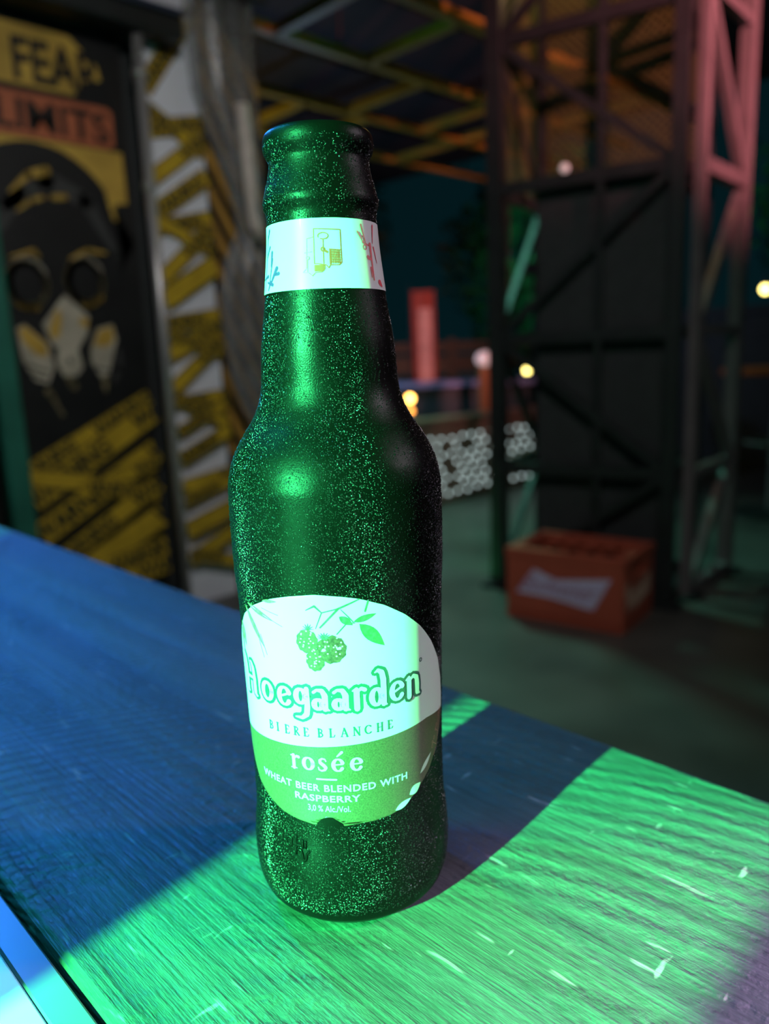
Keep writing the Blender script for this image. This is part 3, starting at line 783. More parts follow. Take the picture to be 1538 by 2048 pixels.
hood = arc(.68, 1.30, .215, .225, -25, 205, 24) + [(.44, 1.05), (.45, .45), (.925, .45), (.925, 1.3), (.905, 1.385)]
flat('hood', 'p_black', hood[::-1] if False else hood, poster, o2)
flat_strokes('hood_folds', 'p_char', [([(.60, 1.37), (.70, 1.44), (.80, 1.40), (.87, 1.27)], [.03, .05, .04, .02]), ([(.56, 1.30), (.63, 1.40)], [.03, .04])], poster, o3)
flat_strokes('hood_folds', 'p_yellow', [([(.61, 1.40), (.66, 1.445), (.705, 1.46)], [.005, .018, .022]), ([(.62, 1.355), (.66, 1.385), (.69, 1.395)], [.004, .012, .010]), ([(.715, 1.398), (.745, 1.402)], [.014, .016]), ([(.86, 1.42), (.875, 1.36)], [.008, .012])], poster, o4)
for cx, cz, nm_ in ((.626, 1.182, 1), (.775, 1.194, 2)):
    flat('goggle_lens', 'p_black', arc(cx, cz, .040, .046, 0, 345, 23), poster, o4)
    flat_strokes('goggle_rim', 'p_ring', [(arc(cx, cz, .046, .054, 0, 360, 24), [.012 + .010 * abs(math.sin(R(7.5 * i + 200))) for i in range(25)])], poster, o4 + .001)
    flat_strokes('goggle_highlight', 'p_bone', [(arc(cx, cz, .054, .064, 25, 120, 8), [.003, .008, .009, .010, .009, .008, .006, .004, .002])], poster, o4 + .002)
flat_strokes('goggle_highlight', 'p_yellow', [(arc(.775, 1.194, .052, .060, 260, 320, 6), .010), (arc(.626, 1.182, .052, .060, 240, 290, 6), .010), ([(.74, 1.25), (.79, 1.275), (.84, 1.27)], [.005, .012, .005]), ([(.59, 1.245), (.65, 1.265), (.66, 1.25)], [.004, .012, .010])], poster, o4 + .003)
flat('nose_cone', 'p_bone', [(.715, 1.160), (.775, 1.105), (.765, 1.06), (.735, 1.02), (.672, 1.03), (.650, 1.085)], poster, o4)
flat('nose_cone_shade', 'p_yellow', [(.700, 1.125), (.685, 1.115), (.665, 1.07), (.672, 1.045), (.690, 1.055), (.700, 1.09)], poster, o4 + .0015)
flat('nose_cone_shade', 'p_yellow', [(.752, 1.105), (.772, 1.098), (.768, 1.075), (.745, 1.085)], poster, o4 + .0015)
flat('valve', 'p_bone', [(.685, 1.03), (.735, 1.025), (.745, .975), (.725, .952), (.690, .952), (.675, .985)], poster, o4 + .001)
flat('valve_slot', 'p_char', [(.705, 1.0), (.715, 1.0), (.715, .985), (.705, .985)], poster, o4 + .003)
for pts, ytop in (([(.585, 1.075), (.605, 1.085), (.660, 1.035), (.668, .975), (.648, .935), (.615, .945), (.592, .995)], [(.590, 1.07), (.606, 1.08), (.655, 1.035), (.655, 1.005), (.630, 1.005), (.598, 1.04)]),
                  ([(.770, 1.025), (.795, 1.075), (.838, 1.085), (.845, 1.045), (.815, .955), (.790, .945), (.768, .985)], [(.778, 1.03), (.798, 1.07), (.836, 1.08), (.838, 1.045), (.815, 1.025)])):
    flat('filter_canister', 'p_bone', pts, poster, o4)
    flat('canister_cap', 'p_yellow', ytop, poster, o4 + .0015)
flat_strokes('canister_ribs', 'p_char', [([(.60, .985), (.65, .965)], .006), ([(.605, .962), (.645, .948)], .006), ([(.775, .972), (.815, .962)], .006), ([(.850, 1.02), (.845, .965), (.82, .93)], [.01, .02, .01])], poster, o4 + .003)
flat_strokes('dangling_clips', 'p_ring', [([(.645, .915), (.655, .90), (.665, .875), (.675, .855)], [.018, .014, .006, .012]), ([(.705, .94), (.715, .925)], .02), ([(.80, .94), (.80, .905)], [.02, .004])], poster, o4)

# warning tapes: printed strip with black lettering, pieces of poster and column
def tape(parent, a, c, wdt, off, text='WARNING', blocks=True, dark=False):
    (x0, z0), (x1, z1) = a, c
    l = math.hypot(x1 - x0, z1 - z0); ux, uz = (x1 - x0) / l, (z1 - z0) / l; nx, nz = -uz, ux
    def at(s, h): return (x0 + ux * s + nx * h, z0 + uz * s + nz * h)
    bb = MB(); bb.prism([at(0, -wdt / 2), at(l, -wdt / 2), at(l, wdt / 2), at(0, wdt / 2)], wall3(off), 0, 0.0008)
    tp = bb.build('warning_tape', 'tape_y', parent)
    per = wdt * 5.2; s = -random.random() * per * 0.6
    bb = MB(); ok = False
    v0, f0 = fit_text(text, 0, 1, -.5, .5, bold=0.045)
    while s < l:
        s0, s1 = s, s + per * 0.76
        if s0 > -per * .3:
            vv = [at(min(max(s0 + p[0] * (s1 - s0), 0), l), p[1] * wdt * 0.72) for p in v0]
            bb.add([(WX(x), YW - off - 0.0018, WZ(z)) for x, z in vv], f0); ok = True
        s += per
    e = wdt * 0.07
    for sg in (-1, 1):
        q = [at(0, sg * (wdt / 2 - e / 2) - e / 2), at(l, sg * (wdt / 2 - e / 2) - e / 2), at(l, sg * (wdt / 2 - e / 2) + e / 2), at(0, sg * (wdt / 2 - e / 2) + e / 2)]
        bb.add([(WX(x), YW - off - 0.0018, WZ(z)) for x, z in q], [(0, 1, 2, 3)])
    lt = bb.build('tape_lettering', 'tape_k', parent)
    lt.parent = tp; lt.matrix_parent_inverse = Matrix.Identity(4)
    tp.parent = parent; tp.matrix_parent_inverse = Matrix.Translation(-parent.location)
    return tp
for i, (a, c, wd) in enumerate((((.572, .715), (.925, .885), .048), ((.572, .640), (.93, .845), .072), ((.572, .700), (.80, .650), .050), ((.575, .545), (.93, .735), .075), ((.70, .640), (.925, .700), .045),
                                ((.72, .655), (.925, .610), .05), ((.60, .46), (.925, .640), .055), ((.66, .42), (.925, .545), .075), ((.75, .42), (.93, .455), .06), ((.60, .36), (.93, .40), .06))):
    tape(poster, a, c, wd, 0.026 + 0.002 * i)

# chrome post, door head and edge post tinted with green light
post = thing('chrome_post', (WX(.957), YW - 0.10, 0.0), 'polished chrome upright post between poster and taped column', 'post')
b = MB(); b.tube([(WX(.957), YW - 0.10, 0.012), (WX(.957), YW - 0.10, 2.115)], 0.019, 16); b.build('shaft', 'chrome', post, smooth=True)
b = MB(); b.lathe([(0, .055), (.006, .055), (.012, .03)], (WX(.957), YW - 0.10, 0.0), 20); b.build('foot_flange', 'chrome', post)
b = MB(); b.tube([(WX(.957), YW - 0.10, 1.60), (WX(.957), YW - 0.10, 1.625)], 0.026, 16); b.build('collar', 'chrome', post, smooth=True)
b = MB(); b.tube([(WX(.957), YW - 0.10, 1.97), (WX(.957), YW - 0.10, 2.0)], 0.026, 16); b.build('collar', 'chrome', post, smooth=True)
head = thing('booth_beam', (WX(.7), YW - 0.12, 2.10), 'dark blue steel beam running along the top of the booth', 'beam')
b = MB(); b.box((WX(.55), YW - 0.10, 2.150), (1.42, 0.11, 0.07), bev=0.006); b.build('web', 'black_steel', head)
b = MB(); b.box((WX(.55), YW - 0.15, 2.195), (1.42, 0.05, 0.02), bev=0.004); b.build('flange', mat('dark_blue_paint', (0.05, 0.06, 0.10), rough=0.35), head)
b = MB(); b.box((WX(.95), YW - 0.02, 2.15), (0.09, 0.07, 0.09), bev=0.004); b.build('bracket', 'black_steel', head)
tp = thing('green_lit_post', (WX(.535), YW - 0.14, 0.0), 'square post with green light put into its colour at the poster edge', 'post')
b = MB(); b.box((WX(.512), YW - 0.14, 0.96), (0.075, 0.06, 1.90), bev=0.008); b.build('shaft', 'green_lit_post', tp)
b = MB(); b.box((WX(.512), YW - 0.14, 0.006), (0.13, 0.11, 0.012)); b.build('foot_plate', 'black_steel', tp)

# taped white column and hazard-striped panel
colm = thing('taped_column', (WX(1.07), YW, 0.0), 'white column wrapped in crossing yellow warning tapes beside the chrome post', 'column')
b = MB(); b.prism([(.985, .252), (1.160, .252), (1.160, 1.98), (.985, 1.98)], wall3(0.012), 0, 0.03); b.build('board', 'panel_white', colm)
def tapes_on(parent, lst, off):
    for i, (a, c, wd) in enumerate(lst): tape(parent, a, c, wd, off + 0.0022 * i)
CT = []
zz = 0.33
k = 0
pat = [(1.0, 1.0)]
X0, X1 = .986, 1.159
# (height at the left edge, height at the right edge, width)
for l_, r_, wd in ((1.700, 1.935, .050), (1.600, 1.640, .050), (1.655, 1.560, .042), (1.475, 1.600, .045), (1.385, 1.500, .052), (1.345, 1.385, .045), (1.365, 1.29, .036), (1.21, 1.36, .045), (1.15, 1.255, .062), (1.085, 1.11, .046), (1.00, 1.085, .050), (1.06, 1.00, .034),
                   (.905, 1.04, .045), (.865, .88, .036), (.885, .79, .040), (.78, .855, .036), (.70, .775, .046), (.62, .645, .046), (.575, .625, .036), (.49, .54, .060), (.40, .47, .05), (.42, .36, .04)):
    CT.append(((X0, l_), (X1, r_), wd))
tapes_on(colm, CT, 0.0435)
haz = thing('hazard_panel', (WX(1.26), YW, 0.0), 'black panel with slanting orange hazard stripes behind cloudy plastic film', 'panel')
b = MB(); b.prism([(1.163, .252), (1.365, .252), (1.365, 2.0), (1.163, 2.0)], wall3(0.012), 0, 0.03); b.build('board', 'p_black', haz)
def clip_stripe(zl, wdt, slope):
    x0, x1 = 1.166, 1.362
    return [(x0, zl), (x1, zl + slope * (x1 - x0)), (x1, zl + slope * (x1 - x0) - wdt), (x0, zl - wdt)]
for i in range(19):
    q = clip_stripe(2.13 - i * 0.105, 0.052, -1.75)
    q = [(x, min(1.98, max(.26, z))) for x, z in q]
    if max(p[1] for p in q) - min(p[1] for p in q) > .05: 
        bb = MB(); bb.prism(q, wall3(0.0425), 0, 0.001); bb.build('hazard_stripe', 'hazard', haz)
# cloudy plastic film: gathered at the waist by the tie, hung from the beam line
def film():
    t = thing('plastic_sheet', (WX(1.27), YW - 0.09, 0.0), 'cloudy plastic film gathered at the waist over the hazard panel', 'plastic sheet')
    zs = [2.0, 1.93, 1.85, 1.72, 1.62, 1.50, 1.42, 1.36, 1.28, 1.16, 1.03, .93, .84, .74, .66, .60]
    lf = [q - .026 for q in (1.145, 1.145, 1.145, 1.148, 1.185, 1.235, 1.262, 1.272, 1.225, 1.188, 1.190, 1.196, 1.225, 1.285, 1.315, 1.335)]
    rt = [1.345] * 16
    n = 24; vs = []; fs = []
    for z, a, c in zip(zs, lf, rt):
        for k in range(n + 1):
            u = k / n; x = a + (c - a) * u
            pinch = (c - a) / .22
            vs.append((WX(x), YW - 0.075 - 0.012 * math.sin(u * 19 + z * 3) * (1.25 - pinch * .5) - 0.010 * math.sin(u * 7 + z * 9), WZ(z)))
    for i in range(len(zs) - 1):
        for k in range(n): fs.append((i * (n + 1) + k, i * (n + 1) + k + 1, (i + 1) * (n + 1) + k + 1, (i + 1) * (n + 1) + k))
    b = MB(); b.add(vs, fs); b.build('film', 'plastic', t, smooth=True)
    b = MB(); b.tube([(WX(1.14), YW - 0.10, WZ(2.0)), (WX(1.378), YW - 0.10, WZ(2.0))], 0.012, 8); b.build('hanging_rail', 'black_steel', t)
    b = MB(); b.tube([(WX(1.145), YW - 0.10, WZ(2.0)), (WX(1.145), YW - 0.0, WZ(2.0))], 0.008, 8); b.build('rail_hook', 'black_steel', t)
    b = MB()
    p0 = [(1.285, 1.700), (1.290, 1.60), (1.296, 1.50), (1.296, 1.42), (1.305, 1.37), (1.320, 1.33)]
    b.tube([(WX(x), YW - 0.115, WZ(z)) for x, z in [(q - .022, g) for q, g in p0]], [.026, .028, .028, .022, .026, .014], 12); b.build('gathering_wrap', 'tube', t, smooth=True)
film()

# ------------------------------------------------------------------ ceiling grid
ZC = 2.75
grid = thing('ceiling_grid', (3.8, 4.0, ZC), 'yellow painted steel grid hanging below the dark roof', 'ceiling grid')
def gbar(p, q):
    bb = MB(); bb.bar((*p, ZC), (*q, ZC), 0.055, 0.055); bb.build('grid_bar', 'yellow_steel', grid)
for y in (2.765, 3.515, 4.29, 5.06): gbar((1.2, y), (6.6, y))
for x, ya, yb in ((2.73, 2.765, 3.515), (3.41, 2.765, 3.515), (3.94, 3.515, 4.29), (3.56, 4.29, 5.06), (4.17, 4.29, 5.06), (4.73, 3.515, 4.29), (5.22, 4.0, 5.06), (2.1, 3.515, 4.29), (2.9, 4.29, 5.06), (5.5, 2.765, 3.515), (4.5, 2.765, 3.515)): gbar((x, ya), (x, yb))
for x, y in ((1.6, 2.765), (6.2, 2.765), (1.6, 5.06), (6.2, 5.06), (3.2, 3.515), (5.2, 4.29)):
    bb = MB(); bb.tube([(x, y, ZC + .02), (x, y, 3.03)], 0.008, 6); bb.build('hanger_rod', 'black_steel', grid)

# ------------------------------------------------------------------ truss tower, lattice frame
A = Vector((2.57, 1.12, 0)); B = Vector((2.405, 1.775, 0))
dv = (A - B).normalized(); sd = Vector((-dv.y, dv.x, 0))
if sd.x < 0: sd = -sd
A2, B2 = A + sd * 0.50, B + sd * 0.50
JZ = [0.03, 0.51, 1.025, 1.59, 2.11, 2.64]
tw = thing('truss_tower', ((A + B2) / 2), 'black steel truss tower with mesh and one side lit pink, behind the red crate', 'tower')
for p, wd in ((A, .050), (B, .060), (A2, .045), (B2, .045)):
    b = MB(); b.box((p.x, p.y, 1.5), (wd, wd, 2.96), rz=math.atan2(dv.y, dv.x)); b.build('post', 'black_steel', tw)
    b = MB(); b.box((p.x, p.y, 0.008), (.12, .12, .016), rz=math.atan2(dv.y, dv.x)); b.build('foot_plate', 'black_steel', tw)
mid = (A + B) * .5 + (A - B) * 0.10
b = MB(); b.box((mid.x, mid.y, 1.5), (.024, .024, 2.96), rz=math.atan2(dv.y, dv.x)); b.build('centre_post', 'black_steel', tw)
def V3(p, z): return (p.x, p.y, z)
for i, z in enumerate(JZ):
    for p, q in ((A, B), (A2, B2), (B, B2), (A, A2)):
        b = MB(); b.bar(V3(p, z), V3(q, z), .034, .045); b.build('rail', 'black_steel', tw)
for i in range(len(JZ) - 1):
    p, q = (B, A) if i % 2 == 0 else (A, B)
    if i == 2: p, q = B, A
    b = MB(); b.bar(V3(p, JZ[i]), V3(q, JZ[i + 1]), .030, .030); b.build('brace', 'black_steel', tw)
    p, q = (B2, B) if i % 2 else (B, B2)
    b = MB(); b.bar(V3(p, JZ[i]), V3(q, JZ[i + 1]), .026, .026); b.build('brace', 'black_steel', tw)
# dark sheet behind the lower bays, open strip beside the left post
pa, pb = A + (B - A) * .05 + sd * .05, A + (B - A) * 0.78 + sd * .05
cc = (pa + pb) / 2
b = MB(); b.box((cc.x, cc.y, .80), ((pb - pa).length, .008, 1.56), rz=math.atan2(dv.y, dv.x)); b.build('back_sheet', 'dark_board', tw)
# expanded mesh in the upper bays
def mesh_panel(p, q, z0, z1, cell=0.034):
    bb = MB(); L_ = (q - p).length; u = (q - p).normalized(); n = Vector((-u.y, u.x, 0))
    k = int((L_ + (z1 - z0)) / cell)
    def seg(a, c):
        a3, c3 = p + u * a[0] + Vector((0, 0, a[1])), p + u * c[0] + Vector((0, 0, c[1]))
        d = (c3 - a3).normalized(); s = d.cross(n).normalized() * 0.0032; m = n * 0.0012
        bb.add([a3 + s + m, a3 - s + m, c3 - s + m, c3 + s + m, a3 + s - m, a3 - s - m, c3 - s - m, c3 + s - m], [(0, 1, 2, 3), (7, 6, 5, 4), (0, 3, 7, 4), (1, 5, 6, 2)])
    for i in range(1, k):
        s = i * cell
        for flip in (0, 1):
            a = (min(s, L_), z0 + max(0, s - L_)); c = (max(0, s - (z1 - z0)), z0 + min(s, z1 - z0))
            if flip: a, c = (L_ - a[0], a[1]), (L_ - c[0], c[1])
            seg(a, c)
    o = bb.build('expanded_mesh', 'mesh', tw); o['kind'] = 'stuff'
mesh_panel(A2 - sd * .03 + dv * -.03, B2 - sd * .03 + dv * .03, 1.62, 2.62)
mesh_panel(B + sd * .04, B2 - sd * .05, 1.62, 2.62)

P1 = Vector((2.72, 1.11, 0)); P2 = Vector((3.176, 1.144, 0))
lat = tw
for p, wd in ((P1, .036), (P2, .050)):
    b = MB(); b.box((p.x, p.y, 1.5), (wd, wd, 2.97)); b.build('side_leg', 'grey_steel', lat)['label'] = 'pale steel leg lit pink'
    b = MB(); b.box((p.x, p.y, 0.007), (.11, .11, .014)); b.build('foot_plate', 'black_steel', lat)
LZ = [0.03, 0.495, 1.03, 1.60, 2.18, 2.74]
for i, z in enumerate(LZ):
    b = MB(); b.bar(V3(P1, z), V3(P2, z), .050 if i == 3 else .036); b.build('side_rung', 'grey_steel', lat)
for i in range(len(LZ) - 1):
    p, q = (P1, P2) if i % 2 == 0 else (P2, P1)
    p, q = (q, p) if i in () else (p, q)
    b = MB(); b.bar(V3(p, LZ[i]), V3(q, LZ[i + 1]), .034); b.build('side_brace', 'grey_steel', lat)

# ------------------------------------------------------------------ red beer crate
FL, FR = Vector((2.11, 1.518, 0)), Vector((2.18, 1.082, 0))
fx = (FR - FL).normalized(); fy = Vector((-fx.y, fx.x, 0)); 
if fy.x < 0: fy = -fy
CW, CD, CH = (FR - FL).length, 0.31, 0.266
crate = thing('beer_crate', (FL + fx * CW / 2 + fy * CD / 2), 'red plastic beer crate with a pale bow-tie emblem, in front of the truss tower', 'crate')
def C3(u, v, ww): return tuple(FL + fx * u + fy * v + Vector((0, 0, ww)))
def cbox(name, m, u0, u1, v0, v1, z0, z1, parent=crate):
    bb = MB(); bb.add([C3(u, v, z) for z in (z0, z1) for u, v in ((u0, v0), (u1, v0), (u1, v1), (u0, v1))], [(3, 2, 1, 0), (4, 5, 6, 7), (0, 1, 5, 4), (1, 2, 6, 5), (2, 3, 7, 6), (3, 0, 4, 7)])
    return bb.build(name, m, parent)
tk = 0.020
cbox('front_wall', 'crate_red', 0, CW, 0, tk, 0.018, CH - .012)
cbox('back_wall', 'crate_red', 0, CW, CD - tk, CD, 0.018, CH - .012)
cbox('base', 'crate_red', 0, CW, 0, CD, 0.0, 0.030)
def side_wall(u0, u1):
    # side with a rounded hand hole
    bb = MB(); hz, hv, ha, hb = .205, CD * .52, .045, .020; n = 16
    hole = [(hv + ha * math.copysign(abs(math.cos(2 * math.pi * k / n)) ** .6, math.cos(2 * math.pi * k / n)), hz + hb * math.copysign(abs(math.sin(2 * math.pi * k / n)) ** .6, math.sin(2 * math.pi * k / n))) for k in range(n)]
    z0, z1 = .018, CH - .012
    outer = []
    for (v, z) in hole:
        a = math.atan2((z - hz) / (z1 - z0), (v - hv) / CD)
        cx, cz = math.cos(a), math.sin(a)
        s = min(((CD - tk - hv) if cx > 0 else (hv - tk)) / max(abs(cx) , 1e-6), ((z1 - hz) if cz > 0 else (hz - z0)) / max(abs(cz), 1e-6))
        outer.append((hv + cx * s, hz + cz * s))
    # snap the nearest outer points to the corners
    for c in ((tk, z0), (CD - tk, z0), (tk, z1), (CD - tk, z1)):
        i = min(range(n), key=lambda j: (outer[j][0] - c[0]) ** 2 + (outer[j][1] - c[1]) ** 2); outer[i] = c
    vs = [C3(u0, *p) for p in hole] + [C3(u0, *p) for p in outer] + [C3(u1, *p) for p in hole] + [C3(u1, *p) for p in outer]
    fs = []
    for k in range(n):
        j = (k + 1) % n
        fs += [(k, n + k, n + j, j), (2 * n + k, 2 * n + j, 3 * n + j, 3 * n + k), (k, j, 2 * n + j, 2 * n + k), (n + k, 3 * n + k, 3 * n + j, n + j)]
    bb.add(vs, fs); return bb.build('side_wall', 'crate_red', crate)
side_wall(0, tk); side_wall(CW - tk, CW)
# top rim
e = .030
for u0, u1, v0, v1 in ((-.004, CW + .004, -.004, e), (-.004, CW + .004, CD - e, CD + .004), (-.004, e, e, CD - e), (CW - e, CW + .004, e, CD - e)):
    cbox('rim', 'crate_red', u0, u1, v0, v1, CH - .030, CH)
cbox('foot_rim', 'crate_red', -.003, CW + .003, -.003, .02, .006, .022)
# bottle dividers
for k in range(1, 6): cbox('divider', 'crate_dark', CW * k / 6 - .004, CW * k / 6 + .004, tk, CD - tk, .03, CH - .055)
for k in range(1, 4): cbox('divider', 'crate_dark', tk, CW - tk, CD * k / 4 - .004, CD * k / 4 + .004, .03, CH - .055)
for k in range(1, 6): cbox('scallop', 'crate_red', CW * k / 6 - .018, CW * k / 6 + .018, CD - e - .022, CD - e, CH - .045, CH - .008)
# printed bow-tie emblem and script on the front, faded print on the side
def cface(name, m, v2, fs, off, side=False):
    bb = MB()
    bb.add([C3(CW + off, x, z) if side else C3(x, -off, z) for x, z in v2], fs); return bb.build(name, m, crate)
bow = [(.085, .325), (.245, .715), (.43, .600), (.455, .593), (.905, .706), (.760, .215), (.42, .300), (.385, .306)]
bow = [(u * CW, .02 + v * (CH - .02)) for u, v in bow]
bow = [bow[0], bow[1], bow[2], bow[3], bow[4], bow[5], bow[6], bow[7]]
cface('emblem', 'crate_logo', bow, [(0, 1, 2, 7), (2, 3, 6, 7), (3, 4, 5, 6)], .0012)
v2, fs = fit_text('Budweiser', 0, 1, 0, 1, shear=0.35, bold=0.012)
def bowmap(x, y):
    u = .15 + .64 * x
    zc = .50 - .035 * x; h = .20 + .06 * abs(x - .42) / .5
    return ((u + (y - .5) * .06) * CW, .02 + (zc + (y - .5) * h) * (CH - .02))
cface('script_lettering', 'crate_script', [bowmap(*p) for p in v2], fs, .0020)
for q_, wd in (([(bow[0][0] * 100 + .6, bow[0][1] * 100 + .5), (bow[1][0] * 100 + .2, bow[1][1] * 100 - .9)], .25), ([(bow[4][0] * 100 - .7, bow[4][1] * 100 - .8), (bow[5][0] * 100 - .2, bow[5][1] * 100 + .9)], .3)):
    v2, fs = strokes2d([(q_, wd)])
    cface('emblem_edging', 'crate_script', [(x / 100, z / 100) for x, z in v2], fs, .0022)
v2, fs = fit_text('Budweiser', .03, .27, .075, .15, shear=.3, bold=.05)
cface('side_print', 'crate_side', [(x, z + (x - .03) * .12) for x, z in v2], fs, .0012, True)
cface('side_print', 'crate_side', [(.10, .065), (.27, .095), (.275, .175), (.15, .125)], [(0, 1, 2, 3)], .0008, True)
cface('side_print', 'crate_side', [(.02, .12), (.055, .125), (.055, .175), (.02, .17)], [(0, 1, 2, 3)], .0008, True)

# ------------------------------------------------------------------ beyond: light barrier, counter, banner, tables
bar_ = thing('light_barrier', (4.1, 3.22, 0.0), 'low brown barrier covered with rows of small white bulbs', 'barrier')
b = MB(); b.box((4.45, 3.24, .275), (2.5, .06, .55), bev=.01); b.build('board', 'barrier', bar_)
b = MB(); b.box((4.45, 3.235, .565), (2.56, .12, .035), bev=.01); b.build('cap_rail', 'barrier', bar_)
bulb_me = None
for i in range(22):
    for j in range(8):
        if random.random() < 0.10: continue
        x, z = 3.30 + i * .104 + (j % 2) * .05 + random.uniform(-.012, .012), .075 + j * .052 + random.uniform(-.008, .008)
        if bulb_me is None:
            b = MB(); b.ball((0, 0, 0), .011, 8, 5); o = b.build('bulb', 'bulb_white', bar_, smooth=True); bulb_me = o.data
        else:
            o = bpy.data.objects.new('bulb', bulb_me); COL.objects.link(o); o.parent = bar_; o.matrix_parent_inverse = Matrix.Translation(-bar_.location)
        o.location = (x, 3.205, z)
cnt = thing('low_counter', (5.1, 4.45, 0), 'low counter with blue light put into the colour of its top, behind the light barrier', 'counter')
d1, d2 = Vector((4.55, 4.95, 0)), Vector((5.75, 4.05, 0)); dd = (d2 - d1).normalized(); an = math.atan2(dd.y, dd.x); cm = (d1 + d2) / 2
b = MB(); b.box((cm.x, cm.y, .735), ((d2 - d1).length + .1, .5, .05), rz=an, bev=.01); b.build('top', 'blue_lit_top', cnt)
b = MB(); b.box((cm.x, cm.y, .36), ((d2 - d1).length, .40, .70), rz=an); b.build('body', 'teal_pan', cnt)
b = MB(); b.box((cm.x, cm.y, .012), ((d2 - d1).length - .04, .36, .024), rz=an); b.build('plinth', 'dark_board', cnt)
for i, (x, y, z) in enumerate(((3.72, 3.53, .70), (3.73, 3.53, .615))): pass
lan = thing('amber_lantern', (3.62, 3.43, 0.0), 'standing lantern with two stacked amber lamps behind the barrier', 'lantern')
b = MB(); b.tube([(3.62, 3.46, .01), (3.62, 3.46, .60)], .012, 8); b.tube([(3.62, 3.46, .74), (3.62, 3.46, .76)], .03, 10); b.build('stand', 'black_steel', lan)
b = MB(); b.lathe([(0, .08), (.012, .08), (.02, .02)], (3.62, 3.46, 0), 16); b.build('foot', 'black_steel', lan)
b = MB(); b.ball((3.62, 3.44, .705), .026, 12, 8); b.build('lamp_globe', 'bulb_amber', lan, smooth=True)
b = MB(); b.ball((3.62, 3.44, .622), .022, 12, 8); b.build('lamp_globe', mat('deep_amber_lit_lamp', (0.9, 0.5, 0.1), emit=(1.0, 0.36, 0.06), estr=5), lan, smooth=True)
ban = thing('standing_banner', (5.06, 4.62, 0), 'tall red cloth banner with pale upright lettering behind the counter', 'banner')
q = Vector((5.62, 5.14, 0)); u = RIGHT
b = MB(); n = 10
vs = [tuple(q + u * (-.11 + .22 * k / n + .02 * (1 - zz / 1.62)) + AHEAD * (.02 * math.sin(k * .9)) + Vector((0, 0, zz))) for zz in (.12, .6, 1.1, 1.62) for k in range(n + 1)]
fs = [(r * (n + 1) + k, r * (n + 1) + k + 1, (r + 1) * (n + 1) + k + 1, (r + 1) * (n + 1) + k) for r in range(3) for k in range(n)]
b.add(vs, fs); b.build('cloth', 'banner', ban, smooth=True)
b = MB(); b.tube([tuple(q - u * .125 + Vector((0, 0, .03))), tuple(q - u * .125 + Vector((0, 0, 1.66)))], .010, 8); b.build('pole', 'black_steel', ban)
b = MB(); b.lathe([(0, .18), (.03, .18), (.04, .03)], (q.x - u.x * .125, q.y - u.y * .125, 0), 18); b.build('foot', 'black_steel', ban)
b = MB(); vs = [tuple(q + u * x - AHEAD * .03 + Vector((0, 0, zz))) for x, zz in ((-.05, .62), (.085, .62), (.075, 1.45), (-.05, 1.45))]; b.add(vs, [(0, 1, 2, 3)]); b.build('print', 'banner_p', ban)
# hedge-like planter and far post in ochre
fp = thing('ochre_post', (5.05, 3.95, 0), 'ochre painted post with a pale globe lamp beyond the barrier', 'lamp post')
c0 = Vector((4.92, 3.83, 0))
b = MB(); b.box((c0.x, c0.y, .44), (.09, .09, .88), rz=an); b.build('post', mat('ochre_paint', (.34, .20, .06), rough=.6, var=.2), fp)
b = MB(); b.ball((c0.x, c0.y, .945), .075, 14, 8, .8); b.build('globe', 'bulb_pink', fp, smooth=True)
b = MB(); b.box((c0.x, c0.y, .01), (.2, .2, .02), rz=an); b.build('foot', 'black_steel', fp)
# far fence rail band, olive
fen = thing('far_fence', (7.2, 6.2, 0), 'olive boarded fence in the dark beyond the counter', 'fence')
f1, f2 = Vector((5.6, 7.4, 0)), Vector((8.8, 4.9, 0)); fd = f2 - f1; fa = math.atan2(fd.y, fd.x)
for k in range(5):
    c = f1 + fd * k / 4
    b = MB(); b.box((c.x, c.y, .6), (.09, .09, 1.2), rz=fa); b.build('fence_post', 'fence', fen)
for z in (.35, .62, .89, 1.10):
    c = (f1 + f2) / 2
    b = MB(); b.box((c.x, c.y, z), (fd.length, .03, .20 if z < 1.05 else .12), rz=fa); b.build('fence_board', 'fence', fen)

# pendant bulbs hung from the roof
def pendant(loc, r, m, label):
    t = thing('pendant_bulb', Vector((loc[0], loc[1], loc[2])), label, 'pendant lamp')
    b = MB(); b.ball(loc, r, 12, 8); b.build('bulb', m, t, smooth=True)
    b = MB(); b.tube([(loc[0], loc[1], loc[2] + r * .9), (loc[0], loc[1], loc[2] + r * .9 + .05)], r * .5, 8); b.build('socket', 'lamp_black', t)
    b = MB(); b.tube([(loc[0], loc[1], loc[2] + r * .9 + .05), (loc[0], loc[1], 3.03)], .003, 6); b.build('cord', 'lamp_black', t)
pendant((4.01, 2.77, .865), .020, 'bulb_yellow', 'bright yellow bulb on a cord seen through the truss tower')
pendant((3.93, 2.85, .870), .020, 'bulb_brown', 'dim amber bulb on a cord seen through the truss tower')
pendant((5.09, 1.73, 1.31), .026, 'bulb_yellow', 'bright yellow bulb on a cord beyond the orange bar table')
b = MB(); b.ball((2.475, 1.515, 1.632), .016, 12, 8); b.build('marker_lamp', 'bulb_pink', tw, smooth=True)
